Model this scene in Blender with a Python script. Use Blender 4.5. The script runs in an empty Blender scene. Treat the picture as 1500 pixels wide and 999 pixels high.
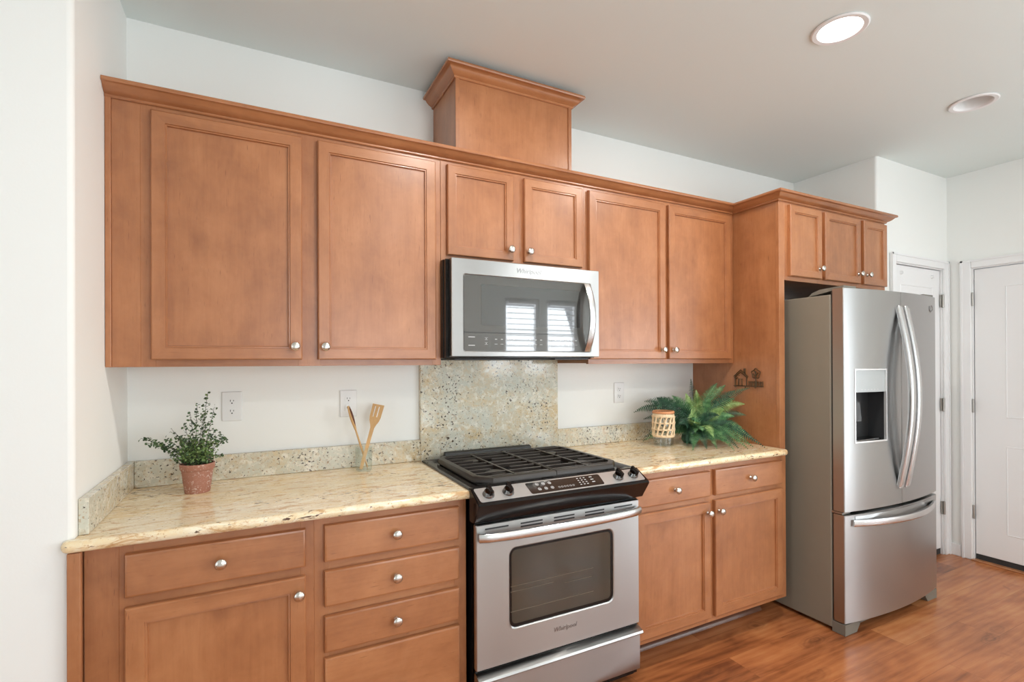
import bpy, bmesh, math, random
from mathutils import Vector, Matrix, noise
random.seed(7)
SC = bpy.context.scene
COL = SC.collection
PI = math.pi

# ------------------------------------------------------------------ camera
F_PX, YAW, PITCH, ROLL, CY = 732.94, 26.967, 0.121, -0.239, 528.52
cam_d = bpy.data.cameras.new('camera'); cam = bpy.data.objects.new('camera', cam_d); COL.objects.link(cam)
cam_d.sensor_width = 36; cam_d.lens = F_PX/1500*36; cam_d.clip_start = .02; cam_d.clip_end = 100
cam_d.shift_y = (CY-499.5)/1500
def cam_matrix():
    th, ph, ro = map(math.radians, (YAW, PITCH, ROLL))
    fw = Vector((math.sin(th)*math.cos(ph), math.cos(th)*math.cos(ph), math.sin(ph)))
    r = Vector((math.cos(th), -math.sin(th), 0)); u = r.cross(fw)
    r2 = r*math.cos(ro)+u*math.sin(ro); u2 = -r*math.sin(ro)+u*math.cos(ro)
    m = Matrix((r2, u2, -fw)).transposed().to_4x4()
    m.translation = (0.4385, -2.3463, 1.3881)
    return m
cam.matrix_world = cam_matrix()
SC.camera = cam

# ------------------------------------------------------------------ render look, world, daylight
SC.view_settings.view_transform = 'Standard'; SC.view_settings.look = 'None'
SC.view_settings.gamma = 1; SC.view_settings.use_curve_mapping = False
SC.view_settings.exposure = -0.02
SC.cycles.use_denoising = True
SC.cycles.max_bounces = 8; SC.cycles.diffuse_bounces = 5; SC.cycles.glossy_bounces = 4
SC.cycles.transmission_bounces = 8; SC.cycles.transparent_max_bounces = 12
SC.cycles.caustics_reflective = False; SC.cycles.caustics_refractive = False
SC.cycles.sample_clamp_indirect = 6
W = bpy.data.worlds.new('world'); SC.world = W; W.use_nodes = True
W.node_tree.nodes['Background'].inputs[0].default_value = (.86, .93, 1, 1)
W.node_tree.nodes['Background'].inputs[1].default_value = 2.0

def area(name, loc, direction, sx, sy, watts, col=(1, 1, 1)):
    l = bpy.data.lights.new(name, 'AREA'); l.shape = 'RECTANGLE'; l.size = sx; l.size_y = sy
    l.energy = watts; l.color = col
    o = bpy.data.objects.new(name, l); COL.objects.link(o); o.location = loc
    o.rotation_euler = Vector(direction).to_track_quat('-Z', 'Z').to_euler()
    return o
H = 2.698; XR = 3.9747; YR = -.554; XE = 4.8745; YB = -4.8; XW = -2.3
area('daylight_back_window', (4.0, YB-.35, 1.6), (0, 1, .5), 2.0, 1.5, 104, (.88, .95, 1))
area('daylight_glass_door', (XE+.4, -3.7, 1.1), (-1, 0, .45), 1.8, 2.1, 90, (.88, .95, 1))
area('added_side_daylight', (XW-.3, -2.9, 1.2), (1, 0, .5), 2.6, 2.0, 13, (.90, .96, 1))  # added lamp behind an invented side window, brightens the left
area('added_rear_daylight', (1.7, YB-.35, 1.3), (0, 1, .6), 2.0, 1.9, 52, (.90, .96, 1))  # added lamp behind an invented rear window, fills the room
CAN_W = 12

# ------------------------------------------------------------------ materials
def srgb(r, g, b):
    f = lambda c: c/255/12.92 if c/255 <= .04045 else ((c/255+.055)/1.055)**2.4
    return (f(r), f(g), f(b), 1)
class NT:
    def __init__(s, name):
        s.m = bpy.data.materials.new(name); s.m.use_nodes = True; s.t = s.m.node_tree
        s.b = s.t.nodes['Principled BSDF']
    def n(s, typ, **kw):
        x = s.t.nodes.new(typ)
        for k, v in kw.items():
            if k.startswith('i_'):
                x.inputs[k[2:].replace('_', ' ')].default_value = v
            else: setattr(x, k, v)
        return x
    def l(s, a, b): s.t.links.new(a, b)
    def ramp(s, fac, stops, interp='LINEAR'):
        r = s.n('ShaderNodeValToRGB'); r.color_ramp.interpolation = interp
        el = r.color_ramp.elements
        while len(el) < len(stops): el.new(.5)
        for e, (p, c) in zip(el, stops):
            e.position = p; e.color = c if len(c) == 4 else (*c, 1)
        s.l(fac, r.inputs[0]); return r.outputs[0]
    def mix(s, fac, a, b, mode='MIX'):
        x = s.n('ShaderNodeMix', data_type='RGBA', blend_type=mode)
        for sock, v in ((x.inputs[0], fac), (x.inputs[6], a), (x.inputs[7], b)):
            if hasattr(v, 'links'): s.l(v, sock)
            else: sock.default_value = v
        return x.outputs[2]
    def math(s, op, a, b=0.0):
        x = s.n('ShaderNodeMath', operation=op)
        for i, v in enumerate((a, b)):
            if hasattr(v, 'links'): s.l(v, x.inputs[i])
            else: x.inputs[i].default_value = v
        return x.outputs[0]
    def noise(s, vec, scale, detail=3, rough=.5, dist=0, w=None):
        x = s.n('ShaderNodeTexNoise'); x.inputs['Scale'].default_value = scale
        x.inputs['Detail'].default_value = detail; x.inputs['Roughness'].default_value = rough
        x.inputs['Distortion'].default_value = dist
        if w is not None:
            x.noise_dimensions = '4D'; s.l(w, x.inputs['W'])
        s.l(vec, x.inputs['Vector']); return x.outputs['Fac']
    def mapping(s, vec, scale=(1, 1, 1), rot=(0, 0, 0), loc=(0, 0, 0)):
        x = s.n('ShaderNodeMapping'); x.inputs['Scale'].default_value = scale
        x.inputs['Rotation'].default_value = rot; x.inputs['Location'].default_value = loc
        s.l(vec, x.inputs['Vector']); return x.outputs[0]
    def bump(s, h, strength, dist=.002):
        x = s.n('ShaderNodeBump'); x.inputs['Strength'].default_value = strength
        x.inputs['Distance'].default_value = dist; s.l(h, x.inputs['Height']); s.l(x.outputs[0], s.b.inputs['Normal'])
    def set(s, **kw):
        for k, v in kw.items():
            i = s.b.inputs[k.replace('_', ' ')]
            if hasattr(v, 'links'): s.l(v, i)
            else: i.default_value = v
        return s.m
def pos(t): return t.n('ShaderNodeNewGeometry').outputs['Position']
def flat(name, c, rough=.5, metal=0, **kw):
    t = NT(name); v = t.noise(pos(t), 9, 3)
    col = t.mix(v, c, tuple(min(1, x*.93) for x in c[:3])+(1,))
    return t.set(Base_Color=col, Roughness=rough, Metallic=metal, **kw)

def wood(name, axis, c_lo, c_mid, c_hi, rough=.36):
    t = NT(name); p = pos(t)
    rnd = t.n('ShaderNodeObjectInfo').outputs['Random']
    w = t.math('MULTIPLY', rnd, 7.0)
    sc = {'z': (26, 26, 1.6), 'x': (1.6, 26, 26), 'y': (26, 1.6, 26)}[axis]
    v = t.mapping(p, sc)
    fine = t.noise(v, 2.6, 5, .62, .6, w)
    sc2 = {'z': (5, 5, 1.6), 'x': (1.6, 5, 5), 'y': (5, 1.6, 5)}[axis]
    mott = t.noise(t.mapping(p, sc2), 1.5, 4, .6, 1.0, w)
    blot = t.noise(p, 7, 4, .65, .4, w)
    f = t.math('ADD', t.math('MULTIPLY', fine, .20), t.math('ADD', t.math('MULTIPLY', mott, .38), t.math('MULTIPLY', blot, .42)))
    f = t.math('ADD', f, t.math('MULTIPLY', t.math('SUBTRACT', rnd, .5), .07))
    col = t.ramp(f, [(.32, c_lo), (.5, c_mid), (.68, c_hi)])
    pores = t.noise(t.mapping(p, tuple(q*4 for q in sc)), 3, 2, .5)
    col = t.mix(t.ramp(pores, [(.68, (0, 0, 0)), (.78, (1, 1, 1))]), col, tuple(x*.82 for x in c_lo[:3])+(1,))
    t.bump(fine, .06, .001)
    return t.set(Base_Color=col, Roughness=rough, Coat_Weight=.5, Coat_Roughness=.27)
wl, wm, wh = srgb(140, 87, 53), srgb(166, 108, 68), srgb(185, 127, 84)
M_WZ = wood('maple_upright_grain', 'z', wl, wm, wh)
M_WX = wood('maple_level_grain', 'x', wl, wm, wh)
M_WY = wood('maple_depth_grain', 'y', wl, wm, wh)
WOOD = [M_WZ, M_WX, M_WY]
M_TOE = wood('dark_toe_wood', 'x', srgb(84, 54, 42), srgb(104, 68, 52), srgb(122, 84, 66), .4)  # darker brown wood for toe kicks and shoe moulding

def granite(name, warm, pale, grey, gold, dark, stretch, warm_amt, speck, vein=.56, cl=.38, spf=78):
    t = NT(name); p = pos(t)
    q = t.mapping(p, stretch)
    big = t.noise(q, 5, 5, .62, .8)
    med = t.noise(q, 34, 5, .7, .6)
    fine = t.noise(t.mapping(p, (1, 1, 1), loc=(5, 2, 1)), 55, 4, .7, .6)
    col = t.mix(t.ramp(t.math('ADD', t.math('MULTIPLY', big, .6), t.math('MULTIPLY', fine, .4)), [(.44-warm_amt, (0, 0, 0)), (.62-warm_amt, (1, 1, 1))]), grey, warm)
    col = t.mix(t.ramp(med, [(.5, (0, 0, 0)), (.63, (1, 1, 1))]), col, pale)
    veins = t.noise(t.mapping(q, (1, 1, 1), loc=(3, 9, 2)), 20, 6, .75, .8)
    col = t.mix(t.ramp(veins, [(vein, (0, 0, 0)), (vein+.10, (.85, .85, .85))]), col, gold)
    sp = t.noise(t.mapping(q, (1, 1, 1), loc=(1, 4, 7)), spf, 3, .6, .3)
    clus = t.noise(t.mapping(q, (1, 1, 1), loc=(8, 3, 3)), 6, 3, .6, .5)
    spm = t.ramp(t.math('ADD', t.math('MULTIPLY', sp, 1-cl), t.math('MULTIPLY', clus, cl)), [(speck, (0, 0, 0)), (speck+.035, (1, 1, 1))])
    col = t.mix(spm, col, dark)
    sp2 = t.noise(t.mapping(p, (1, 1, 1), loc=(2, 7, 5)), 120, 2, .5)
    col = t.mix(t.ramp(sp2, [(.62, (0, 0, 0)), (.70, (.7, .7, .7))]), col, gold)
    return t.set(Base_Color=col, Roughness=.09, IOR=1.5)
M_GT = granite('granite_counter', srgb(236, 212, 168), srgb(246, 236, 212), srgb(234, 222, 194), srgb(196, 152, 104), srgb(92, 64, 48), (.45, 1.3, 1.3), .04, .585, .53)
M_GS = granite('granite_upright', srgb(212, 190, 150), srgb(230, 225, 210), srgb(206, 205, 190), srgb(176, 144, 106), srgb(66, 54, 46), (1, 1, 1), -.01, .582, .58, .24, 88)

def paint(name, c, rough=.75, bs=.12):
    t = NT(name); p = pos(t); h = t.noise(p, 150, 3, .6)
    v = t.noise(p, 1.2, 2)
    t.bump(h, bs, .0015)
    return t.set(Base_Color=t.mix(v, c, tuple(x*.985 for x in c[:3])+(1,)), Roughness=rough)
M_WALL = paint('wall_paint', (.87, .88, .855, 1), .7)
M_CEIL = paint('ceiling_paint', (.77, .83, .81, 1), .85)
M_TRIM = paint('white_trim_paint', (.84, .84, .84, 1), .35, .02)
M_PLATE = flat('white_plastic', (.80, .80, .79, 1), .35)
M_SLOT = flat('dark_slot', (.03, .03, .03, 1), .6)

def steel(name, c, rough, aniso=.75):
    t = NT(name); p = pos(t)
    br = t.noise(t.mapping(p, (1.2, 1.2, 260)), 3, 3, .6)
    r = t.math('ADD', t.math('MULTIPLY', br, .03), rough-.015)
    t.b.inputs['Anisotropic Rotation'].default_value = .25
    tan = t.n('ShaderNodeTangent', direction_type='RADIAL', axis='Z')
    t.l(tan.outputs[0], t.b.inputs['Tangent'])
    return t.set(Base_Color=t.mix(br, c, tuple(x*.97 for x in c[:3])+(1,)), Metallic=1.0, Roughness=r, Anisotropic=aniso)
M_STEEL = steel('brushed_steel', (.455, .455, .45, 1), .32, .85)
M_STEELH = steel('handle_steel', (.66, .66, .66, 1), .26, .3)
M_NICKEL = flat('satin_nickel', (.70, .67, .62, 1), .24, 1)
M_CHROME = flat('dark_chrome', (.22, .22, .22, 1), .10, 1)
M_BLACK = flat('black_enamel', (.010, .009, .009, 1), .13, 0, Specular_IOR_Level=.32)
M_IRON = flat('cast_iron', (.028, .022, .018, 1), .36)
M_DARK = flat('black_plastic', (.02, .02, .02, 1), .4)
M_SIDE = flat('taupe_painted_metal', srgb(134, 126, 112), .5)
M_GREYP = flat('grey_plastic', srgb(120, 116, 106), .5)
M_HINGE = flat('hinge_metal', (.42, .40, .37, 1), .35, 1)
M_PRINT = flat('pale_print', (.55, .55, .55, 1), .5)
M_LOGO = flat('logo_metal', (.30, .30, .30, 1), .3, 1)
def glassy(name, c, rough, ior):
    t = NT(name); v = t.noise(pos(t), 4, 2)
    return t.set(Base_Color=t.mix(v, c, tuple(x*.9 for x in c[:3])+(1,)), Roughness=rough, IOR=ior)
M_MWG = glassy('microwave_glass', (.07, .068, .062, 1), .03, 1.9)
M_OVG = glassy('oven_glass', (.045, .042, .030, 1), .06, 1.75)
M_DISPLAY = glassy('display_glass', (.02, .018, .016, 1), .08, 1.6)
t = NT('clear_glass'); tr = t.n('ShaderNodeBsdfTransparent'); tr.inputs[0].default_value = (.955, .975, .97, 1)
gl = t.n('ShaderNodeBsdfGlossy'); gl.inputs['Roughness'].default_value = .02; lw = t.n('ShaderNodeLayerWeight'); lw.inputs[0].default_value = .5; bf = t.n('ShaderNodeNewGeometry').outputs['Backfacing']
fac = t.math('MULTIPLY', t.math('ADD', t.math('MULTIPLY', t.math('POWER', lw.outputs['Facing'], 4.0), .6), .08), t.math('SUBTRACT', 1.0, bf))
mx = t.n('ShaderNodeMixShader'); t.l(fac, mx.inputs[0]); t.l(tr.outputs[0], mx.inputs[1]); t.l(gl.outputs[0], mx.inputs[2])
t.l(mx.outputs[0], t.t.nodes['Material Output'].inputs['Surface']); M_GLASS = t.m
t = NT('window_pane'); tr = t.n('ShaderNodeBsdfTransparent'); gl = t.n('ShaderNodeBsdfGlossy'); gl.inputs['Roughness'].default_value = .02
mx = t.n('ShaderNodeMixShader'); mx.inputs[0].default_value = .06; t.l(tr.outputs[0], mx.inputs[1]); t.l(gl.outputs[0], mx.inputs[2])
t.l(mx.outputs[0], t.t.nodes['Material Output'].inputs['Surface']); M_PANE = t.m
t = NT('lamp_lens'); M_LENS = t.set(Base_Color=(1, 1, 1, 1), Emission_Color=(1, .96, .90, 1), Emission_Strength=14.0)

def floor_mat():
    t = NT('floor_planks'); p = pos(t)
    b = t.n('ShaderNodeTexBrick', offset=.37, offset_frequency=2, squash=1)
    b.inputs['Scale'].default_value = 1; b.inputs['Brick Width'].default_value = 1.35
    b.inputs['Row Height'].default_value = .165; b.inputs['Mortar Size'].default_value = .0007
    b.inputs['Color1'].default_value = (0, 0, 0, 1); b.inputs['Color2'].default_value = (1, 1, 1, 1)
    b.inputs['Mortar'].default_value = (.5, .5, .5, 1); b.inputs['Bias'].default_value = 0
    pm = t.mapping(p, loc=(.3, .055, 0))
    t.l(pm, b.inputs['Vector'])
    bw = t.n('ShaderNodeRGBToBW'); t.l(b.outputs['Color'], bw.inputs[0])
    w = t.math('MULTIPLY', bw.outputs[0], 9.0)
    v = t.mapping(p, (1.3, 3.4, 1))
    warp = t.noise(v, 1.5, 3, .5, 1.2, w)
    ring = t.n('ShaderNodeTexWave', wave_type='BANDS', bands_direction='Y'); ring.inputs['Scale'].default_value = 2.2
    ring.inputs['Distortion'].default_value = 9; ring.inputs['Detail'].default_value = 2; ring.inputs['Detail Scale'].default_value = .5
    t.l(t.mapping(p, (.9, 4, 1)), ring.inputs['Vector'])
    fine = t.noise(t.mapping(p, (4, 60, 1)), 2, 4, .6, .3, w)
    f = t.math('ADD', t.math('ADD', t.math('MULTIPLY', warp, .60), .07), t.math('ADD', t.math('MULTIPLY', ring.outputs['Fac'], .06), t.math('MULTIPLY', fine, .20)))
    f = t.math('ADD', f, t.math('MULTIPLY', t.math('SUBTRACT', bw.outputs[0], .5), .14))
    col = t.ramp(f, [(.33, srgb(118, 68, 42)), (.44, srgb(156, 94, 56)), (.54, srgb(180, 112, 68)), (.68, srgb(196, 132, 84))])
    kn = t.noise(t.mapping(p, (2.0, 6, 1), loc=(4, 1, 0)), 2.2, 4, .6, 1.2, w)
    col = t.mix(t.ramp(kn, [(.64, (0, 0, 0)), (.78, (.7, .7, .7))]), col, srgb(84, 50, 36))
    vo = t.n('ShaderNodeTexVoronoi'); vo.inputs['Scale'].default_value = 1.0; vo.inputs['Randomness'].default_value = .9
    wob = t.noise(p, 9, 3, .6); wv_ = t.n('ShaderNodeVectorMath', operation='ADD'); cmb = t.n('ShaderNodeCombineXYZ')
    t.l(t.math('MULTIPLY', wob, .25), cmb.inputs[0]); t.l(t.math('MULTIPLY', wob, .3), cmb.inputs[1])
    t.l(t.mapping(p, (2.1, 5.2, .01), loc=(.7, .2, 0)), wv_.inputs[0]); t.l(cmb.outputs[0], wv_.inputs[1]); t.l(wv_.outputs[0], vo.inputs['Vector'])
    sp_ = t.n('ShaderNodeSeparateColor'); t.l(vo.outputs['Color'], sp_.inputs[0])
    pick = t.ramp(sp_.outputs[0], [(.34, (0, 0, 0)), (.38, (1, 1, 1))])
    rings = t.math('ADD', t.math('MULTIPLY', t.math('SINE', t.math('MULTIPLY', vo.outputs['Distance'], 95.0)), .22), .5)
    near = t.ramp(vo.outputs['Distance'], [(.02, (1, 1, 1)), (.09, (.55, .55, .55)), (.24, (0, 0, 0))])
    km = t.math('MULTIPLY', t.math('MULTIPLY', near, rings), pick)
    col = t.mix(km, col, srgb(56, 34, 28))
    col = t.mix(t.math('MULTIPLY', b.outputs['Fac'], .6), col, srgb(90, 52, 34))
    t.bump(fine, .05, .001)
    return t.set(Base_Color=col, Roughness=.24, IOR=1.45)
M_FLOOR = floor_mat()

# ------------------------------------------------------------------ mesh helpers
ORG = {}
def finish(bm, mats, name, angle=38):
    bmesh.ops.recalc_face_normals(bm, faces=bm.faces[:])
    ca = math.radians(angle)
    for f in bm.faces: f.smooth = True
    for e in bm.edges:
        if len(e.link_faces) != 2: e.smooth = False; continue
        an = e.calc_face_angle(0)
        if an > ca: e.smooth = False
        elif an > .14:
            A_, B_ = (f.calc_area() for f in e.link_faces)
            if max(A_, B_) > 5*min(A_, B_): e.smooth = False
    me = bpy.data.meshes.new(name); bm.to_mesh(me); bm.free()
    for m in (mats if isinstance(mats, (list, tuple)) else [mats]): me.materials.append(m)
    return me
def part(name, bm, mats, parent, label=None):
    o0 = ORG[parent.name]
    bmesh.ops.translate(bm, verts=bm.verts[:], vec=-o0)
    o = bpy.data.objects.new(name, finish(bm, mats, name)); COL.objects.link(o); o.parent = parent
    ORG[o.name] = o0.copy()
    if label: o['label'] = label
    return o
def thing(name, label, cat, loc, group=None):
    o = bpy.data.objects.new(name, None); COL.objects.link(o); o.location = loc; o.empty_display_size = .1
    ORG[o.name] = Vector(loc); o['label'] = label; o['category'] = cat
    if group: o['group'] = group
    return o
def solo(name, bm, mats, label, cat, loc, group=None):
    bmesh.ops.translate(bm, verts=bm.verts[:], vec=-Vector(loc))
    o = bpy.data.objects.new(name, finish(bm, mats, name)); COL.objects.link(o); o.location = loc
    ORG[o.name] = Vector(loc); o['label'] = label; o['category'] = cat
    if group: o['group'] = group
    return o
def struct(name, bm, mats, parent=None):
    o = bpy.data.objects.new(name, finish(bm, mats, name)); COL.objects.link(o)
    ORG[o.name] = Vector((0, 0, 0))
    if parent: o.parent = parent
    else: o['kind'] = 'structure'
    return o
def B(): return bmesh.new()
def box(bm, x0, x1, y0, y1, z0, z1, bev=0, seg=2, mat=0, only=None):
    x0, x1 = sorted((x0, x1)); y0, y1 = sorted((y0, y1)); z0, z1 = sorted((z0, z1))
    r = bmesh.ops.create_cube(bm, size=1, matrix=Matrix.LocRotScale(((x0+x1)/2, (y0+y1)/2, (z0+z1)/2), None, (x1-x0, y1-y0, z1-z0)))
    vs = r['verts']; fs = {f for v in vs for f in v.link_faces}
    for f in fs: f.material_index = mat
    if bev:
        es = list({e for v in vs for e in v.link_edges})
        if only: es = [e for e in es if only(e.verts[0].co, e.verts[1].co)]
        rr = bmesh.ops.bevel(bm, geom=es, offset=bev, segments=seg, affect='EDGES', profile=.5)
        for f in rr['faces']: f.material_index = mat
    return bm
def vertical(a, b): return abs(a.z-b.z) > 1e-5
def prism(bm, pts, axis, a, b, mat=0):
    """polygon pts (2-D) extruded along axis between a and b.  axis z: (x,y); y: (x,z); x: (y,z)"""
    def P(p, t): return {'z': (p[0], p[1], t), 'y': (p[0], t, p[1]), 'x': (t, p[0], p[1])}[axis]
    A = [bm.verts.new(P(p, a)) for p in pts]; C = [bm.verts.new(P(p, b)) for p in pts]
    n = len(pts); fs = [bm.faces.new(A), bm.faces.new(C[::-1])]
    for i in range(n): fs.append(bm.faces.new((A[i], A[(i+1) % n], C[(i+1) % n], C[i])))
    for f in fs: f.material_index = mat
    return fs
def lathe(bm, prof, origin, axis='z', seg=28, mat=0, cap=True):
    """prof: (r, t) pairs; t along the axis"""
    rings = []; ox, oy, oz = origin
    for r, t in prof:
        ring = []
        for k in range(seg):
            a = 2*PI*k/seg; c, s = r*math.cos(a), r*math.sin(a)
            co = {'z': (ox+c, oy+s, oz+t), 'y': (ox+c, oy+t, oz+s), 'x': (ox+t, oy+c, oz+s)}[axis]
            ring.append(bm.verts.new(co))
        rings.append(ring)
    for A, C in zip(rings, rings[1:]):
        for k in range(seg):
            f = bm.faces.new((A[k], A[(k+1) % seg], C[(k+1) % seg], C[k])); f.material_index = mat
    if cap:
        for R in (rings[0], rings[-1]):
            f = bm.faces.new(R); f.material_index = mat
    return bm
def tube(bm, pts, rad, seg=8, mat=0, flatten=None):
    """round tube along pts; rad a number or list; flatten=(w,h, updir) gives an oval/rect-ish section"""
    pts = [Vector(p) for p in pts]; n = len(pts); rings = []; up = Vector((0, 0, 1))
    if flatten: up = Vector(flatten[2])
    for i, p in enumerate(pts):
        d = (pts[min(i+1, n-1)]-pts[max(i-1, 0)]).normalized()
        s = d.cross(up)
        if s.length < 1e-3: s = d.cross(Vector((1, 0, 0)))
        s.normalize(); u = s.cross(d).normalized()
        r = rad[i] if isinstance(rad, (list, tuple)) else rad
        ring = []
        for k in range(seg):
            a = 2*PI*(k+.5)/seg
            if flatten:
                c, q = math.cos(a), math.sin(a); e = flatten[3] if len(flatten) > 3 else .5
                cc = math.copysign(abs(c)**e, c)*flatten[0]; qq = math.copysign(abs(q)**e, q)*flatten[1]
                ring.append(bm.verts.new(p+s*cc*r+u*qq*r))
            else: ring.append(bm.verts.new(p+s*math.cos(a)*r+u*math.sin(a)*r))
        rings.append(ring)
    for A, C in zip(rings, rings[1:]):
        for k in range(seg):
            f = bm.faces.new((A[k], A[(k+1) % seg], C[(k+1) % seg], C[k])); f.material_index = mat
    for R in (rings[0], rings[-1]):
        f = bm.faces.new(R); f.material_index = mat
    return bm
def rings_panel(bm, x0, x1, z0, z1, rings, mv=0, mh=1, mc=0, axis='y'):
    """nested rectangles: rings of (inset, depth); left/right faces mat mv, top/bottom mat mh, centre mat mc.
    axis 'y': panel in xz facing -y; axis 'x': panel in yz (x0,x1 are y values)"""
    R = []
    for ins, d in rings:
        q = [(x0+ins, z0+ins), (x1-ins, z0+ins), (x1-ins, z1-ins), (x0+ins, z1-ins)]
        R.append([bm.verts.new((a, d, c) if axis == 'y' else (d, a, c)) for a, c in q])
    for A, C in zip(R, R[1:]):
        for k in range(4):
            f = bm.faces.new((A[k], A[(k+1) % 4], C[(k+1) % 4], C[k])); f.material_index = mh if k in (0, 2) else mv
    f = bm.faces.new(R[-1]); f.material_index = mc
    f = bm.faces.new(R[0][::-1]); f.material_index = mc
    return bm
def sweep(bm, path, prof, mat=0, mats=None):
    """mitred moulding: path of (x,y) points, outward = right-hand side of travel; prof (d, z)"""
    n = len(path); P = [Vector(p) for p in path]; rows = []
    for i in range(n):
        def nrm(a, b):
            d = (b-a).normalized(); return Vector((d.y, -d.x))
        if i == 0: m = nrm(P[0], P[1])
        elif i == n-1: m = nrm(P[-2], P[-1])
        else:
            a, b = nrm(P[i-1], P[i]), nrm(P[i], P[i+1]); m = (a+b); m = m/(m.dot(a))
        rows.append([bm.verts.new((P[i].x+m.x*d, P[i].y+m.y*d, z)) for d, z in prof])
    k = len(prof)
    for i, (A, C) in enumerate(zip(rows, rows[1:])):
        for j in range(k):
            f = bm.faces.new((A[j], C[j], C[(j+1) % k], A[(j+1) % k]))
            f.material_index = mats[i] if mats else mat
    bm.faces.new(rows[0]); bm.faces.new(rows[-1][::-1])
    return bm
def wall_holes(bm, axis, plane, thick, a0, a1, z0, z1, holes):
    """wall slab with rectangular openings; axis 'y': plane y, spans x; axis 'x': plane x, spans y"""
    As = sorted({a0, a1, *[h[0] for h in holes], *[h[1] for h in holes]})
    Zs = sorted({z0, z1, *[h[2] for h in holes], *[h[3] for h in holes]})
    for i in range(len(As)-1):
        for j in range(len(Zs)-1):
            ca, cz = (As[i]+As[i+1])/2, (Zs[j]+Zs[j+1])/2
            if any(h[0] < ca < h[1] and h[2] < cz < h[3] for h in holes): continue
            if axis == 'y': box(bm, As[i], As[i+1], plane, plane+thick, Zs[j], Zs[j+1])
            else: box(bm, plane, plane+thick, As[i], As[i+1], Zs[j], Zs[j+1])
    bmesh.ops.remove_doubles(bm, verts=bm.verts[:], dist=1e-5)
    # drop the inner faces shared by neighbouring blocks
    seen = {}
    for f in bm.faces[:]:
        key = tuple(sorted(v.index for v in f.verts)) if False else frozenset(f.verts)
        seen.setdefault(key, []).append(f)
    kill = [f for fs in seen.values() if len(fs) > 1 for f in fs]
    bmesh.ops.delete(bm, geom=kill, context='FACES_ONLY')
    return bm
def text(body, size, depth, shear=.25):
    c = bpy.data.curves.new('lettering', 'FONT'); c.body = body; c.size = size; c.extrude = depth; c.shear = shear
    c.align_x = 'CENTER'; c.align_y = 'CENTER'; c.resolution_u = 2
    o = bpy.data.objects.new('lettering', c); COL.objects.link(o)
    dg = bpy.context.evaluated_depsgraph_get(); me = bpy.data.meshes.new_from_object(o.evaluated_get(dg))
    bm = bmesh.new(); bm.from_mesh(me)
    bpy.data.objects.remove(o); bpy.data.curves.remove(c); bpy.data.meshes.remove(me)
    bmesh.ops.transform(bm, matrix=Matrix.Rotation(PI/2, 4, 'X'), verts=bm.verts[:])
    return bm
def moved(bm, v):
    bmesh.ops.translate(bm, verts=bm.verts[:], vec=v); return bm

# ------------------------------------------------------------------ room
struct('floor', box(B(), XW, XE+.1, YB, .1, -.06, 0), M_FLOOR)
CANS = [(2.49, -1.178), (3.688, -1.147), (1.29, -1.165), (1.6, -3.0), (3.1, -3.0)]  # last two are added lamps behind the camera, unseen
bm = B(); box(bm, XW-.1, XE+.1, YB-.1, .1, H, H+.25)
ceil = struct('ceiling', bm, M_CEIL)
# round openings for the recessed lamps
bm = B()
for cx, cy in CANS: lathe(bm, [(.078, -.02), (.078, .16)], (cx, cy, H), seg=40)
cut = bpy.data.objects.new('cutter', finish(bm, M_CEIL, 'cutter')); COL.objects.link(cut)
md = ceil.modifiers.new('cut', 'BOOLEAN'); md.object = cut; md.solver = 'EXACT'
dg = bpy.context.evaluated_depsgraph_get(); nm = bpy.data.meshes.new_from_object(ceil.evaluated_get(dg))
ceil.modifiers.clear(); ceil.data = nm; bpy.data.objects.remove(cut)
for p_ in nm.polygons: p_.use_smooth = False
struct('wall_back', box(B(), 0, XR, 0, .1, 0, H), M_WALL)
struct('wall_left', box(B(), XW, 0, -.618, .1, 0, H, .014, 4, only=lambda a, b: vertical(a, b) and a.x > -.01 and a.y < -.5), M_WALL)
struct('wall_fridge_side', box(B(), XR, XR+.12, YR, .1, 0, H, .014, 4, only=lambda a, b: vertical(a, b) and a.x < XR+.01 and a.y < -.5), M_WALL)
def grow(h, e=.0058): return (h[0]-e, h[1]+e, h[2], h[3]+e)
D1 = (4.178, 4.800, 0, 2.03)
struct('wall_pantry', wall_holes(B(), 'y', YR, .12, XR+.12, XE, 0, H, [grow(D1)]), M_WALL)
D2 = (-1.53, -.700, 0, 2.02)
SL = (-4.4, -2.9, 0.02, 2.12)
struct('wall_right', wall_holes(B(), 'x', XE, .12, YB, YR+.12, 0, H, [grow(D2), SL]), M_WALL)
WN1, WN2, WN3 = (3.55, 4.12, 1.15, 2.30), (4.24, 4.8, 1.15, 2.30), (.9, 2.5, .5, 2.25)  # third opening is an added, unseen window for extra light
struct('wall_behind', wall_holes(B(), 'y', YB-.12, .12, XW, XE+.12, 0, H, [WN1, WN2, WN3]), M_WALL)
SW = (-4.0, -1.8, .6, 2.2)  # unseen side opening, added to let light in from the left
struct('wall_side', wall_holes(B(), 'x', XW-.12, .12, YB, -.618, 0, H, [SW]), M_WALL)

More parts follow.
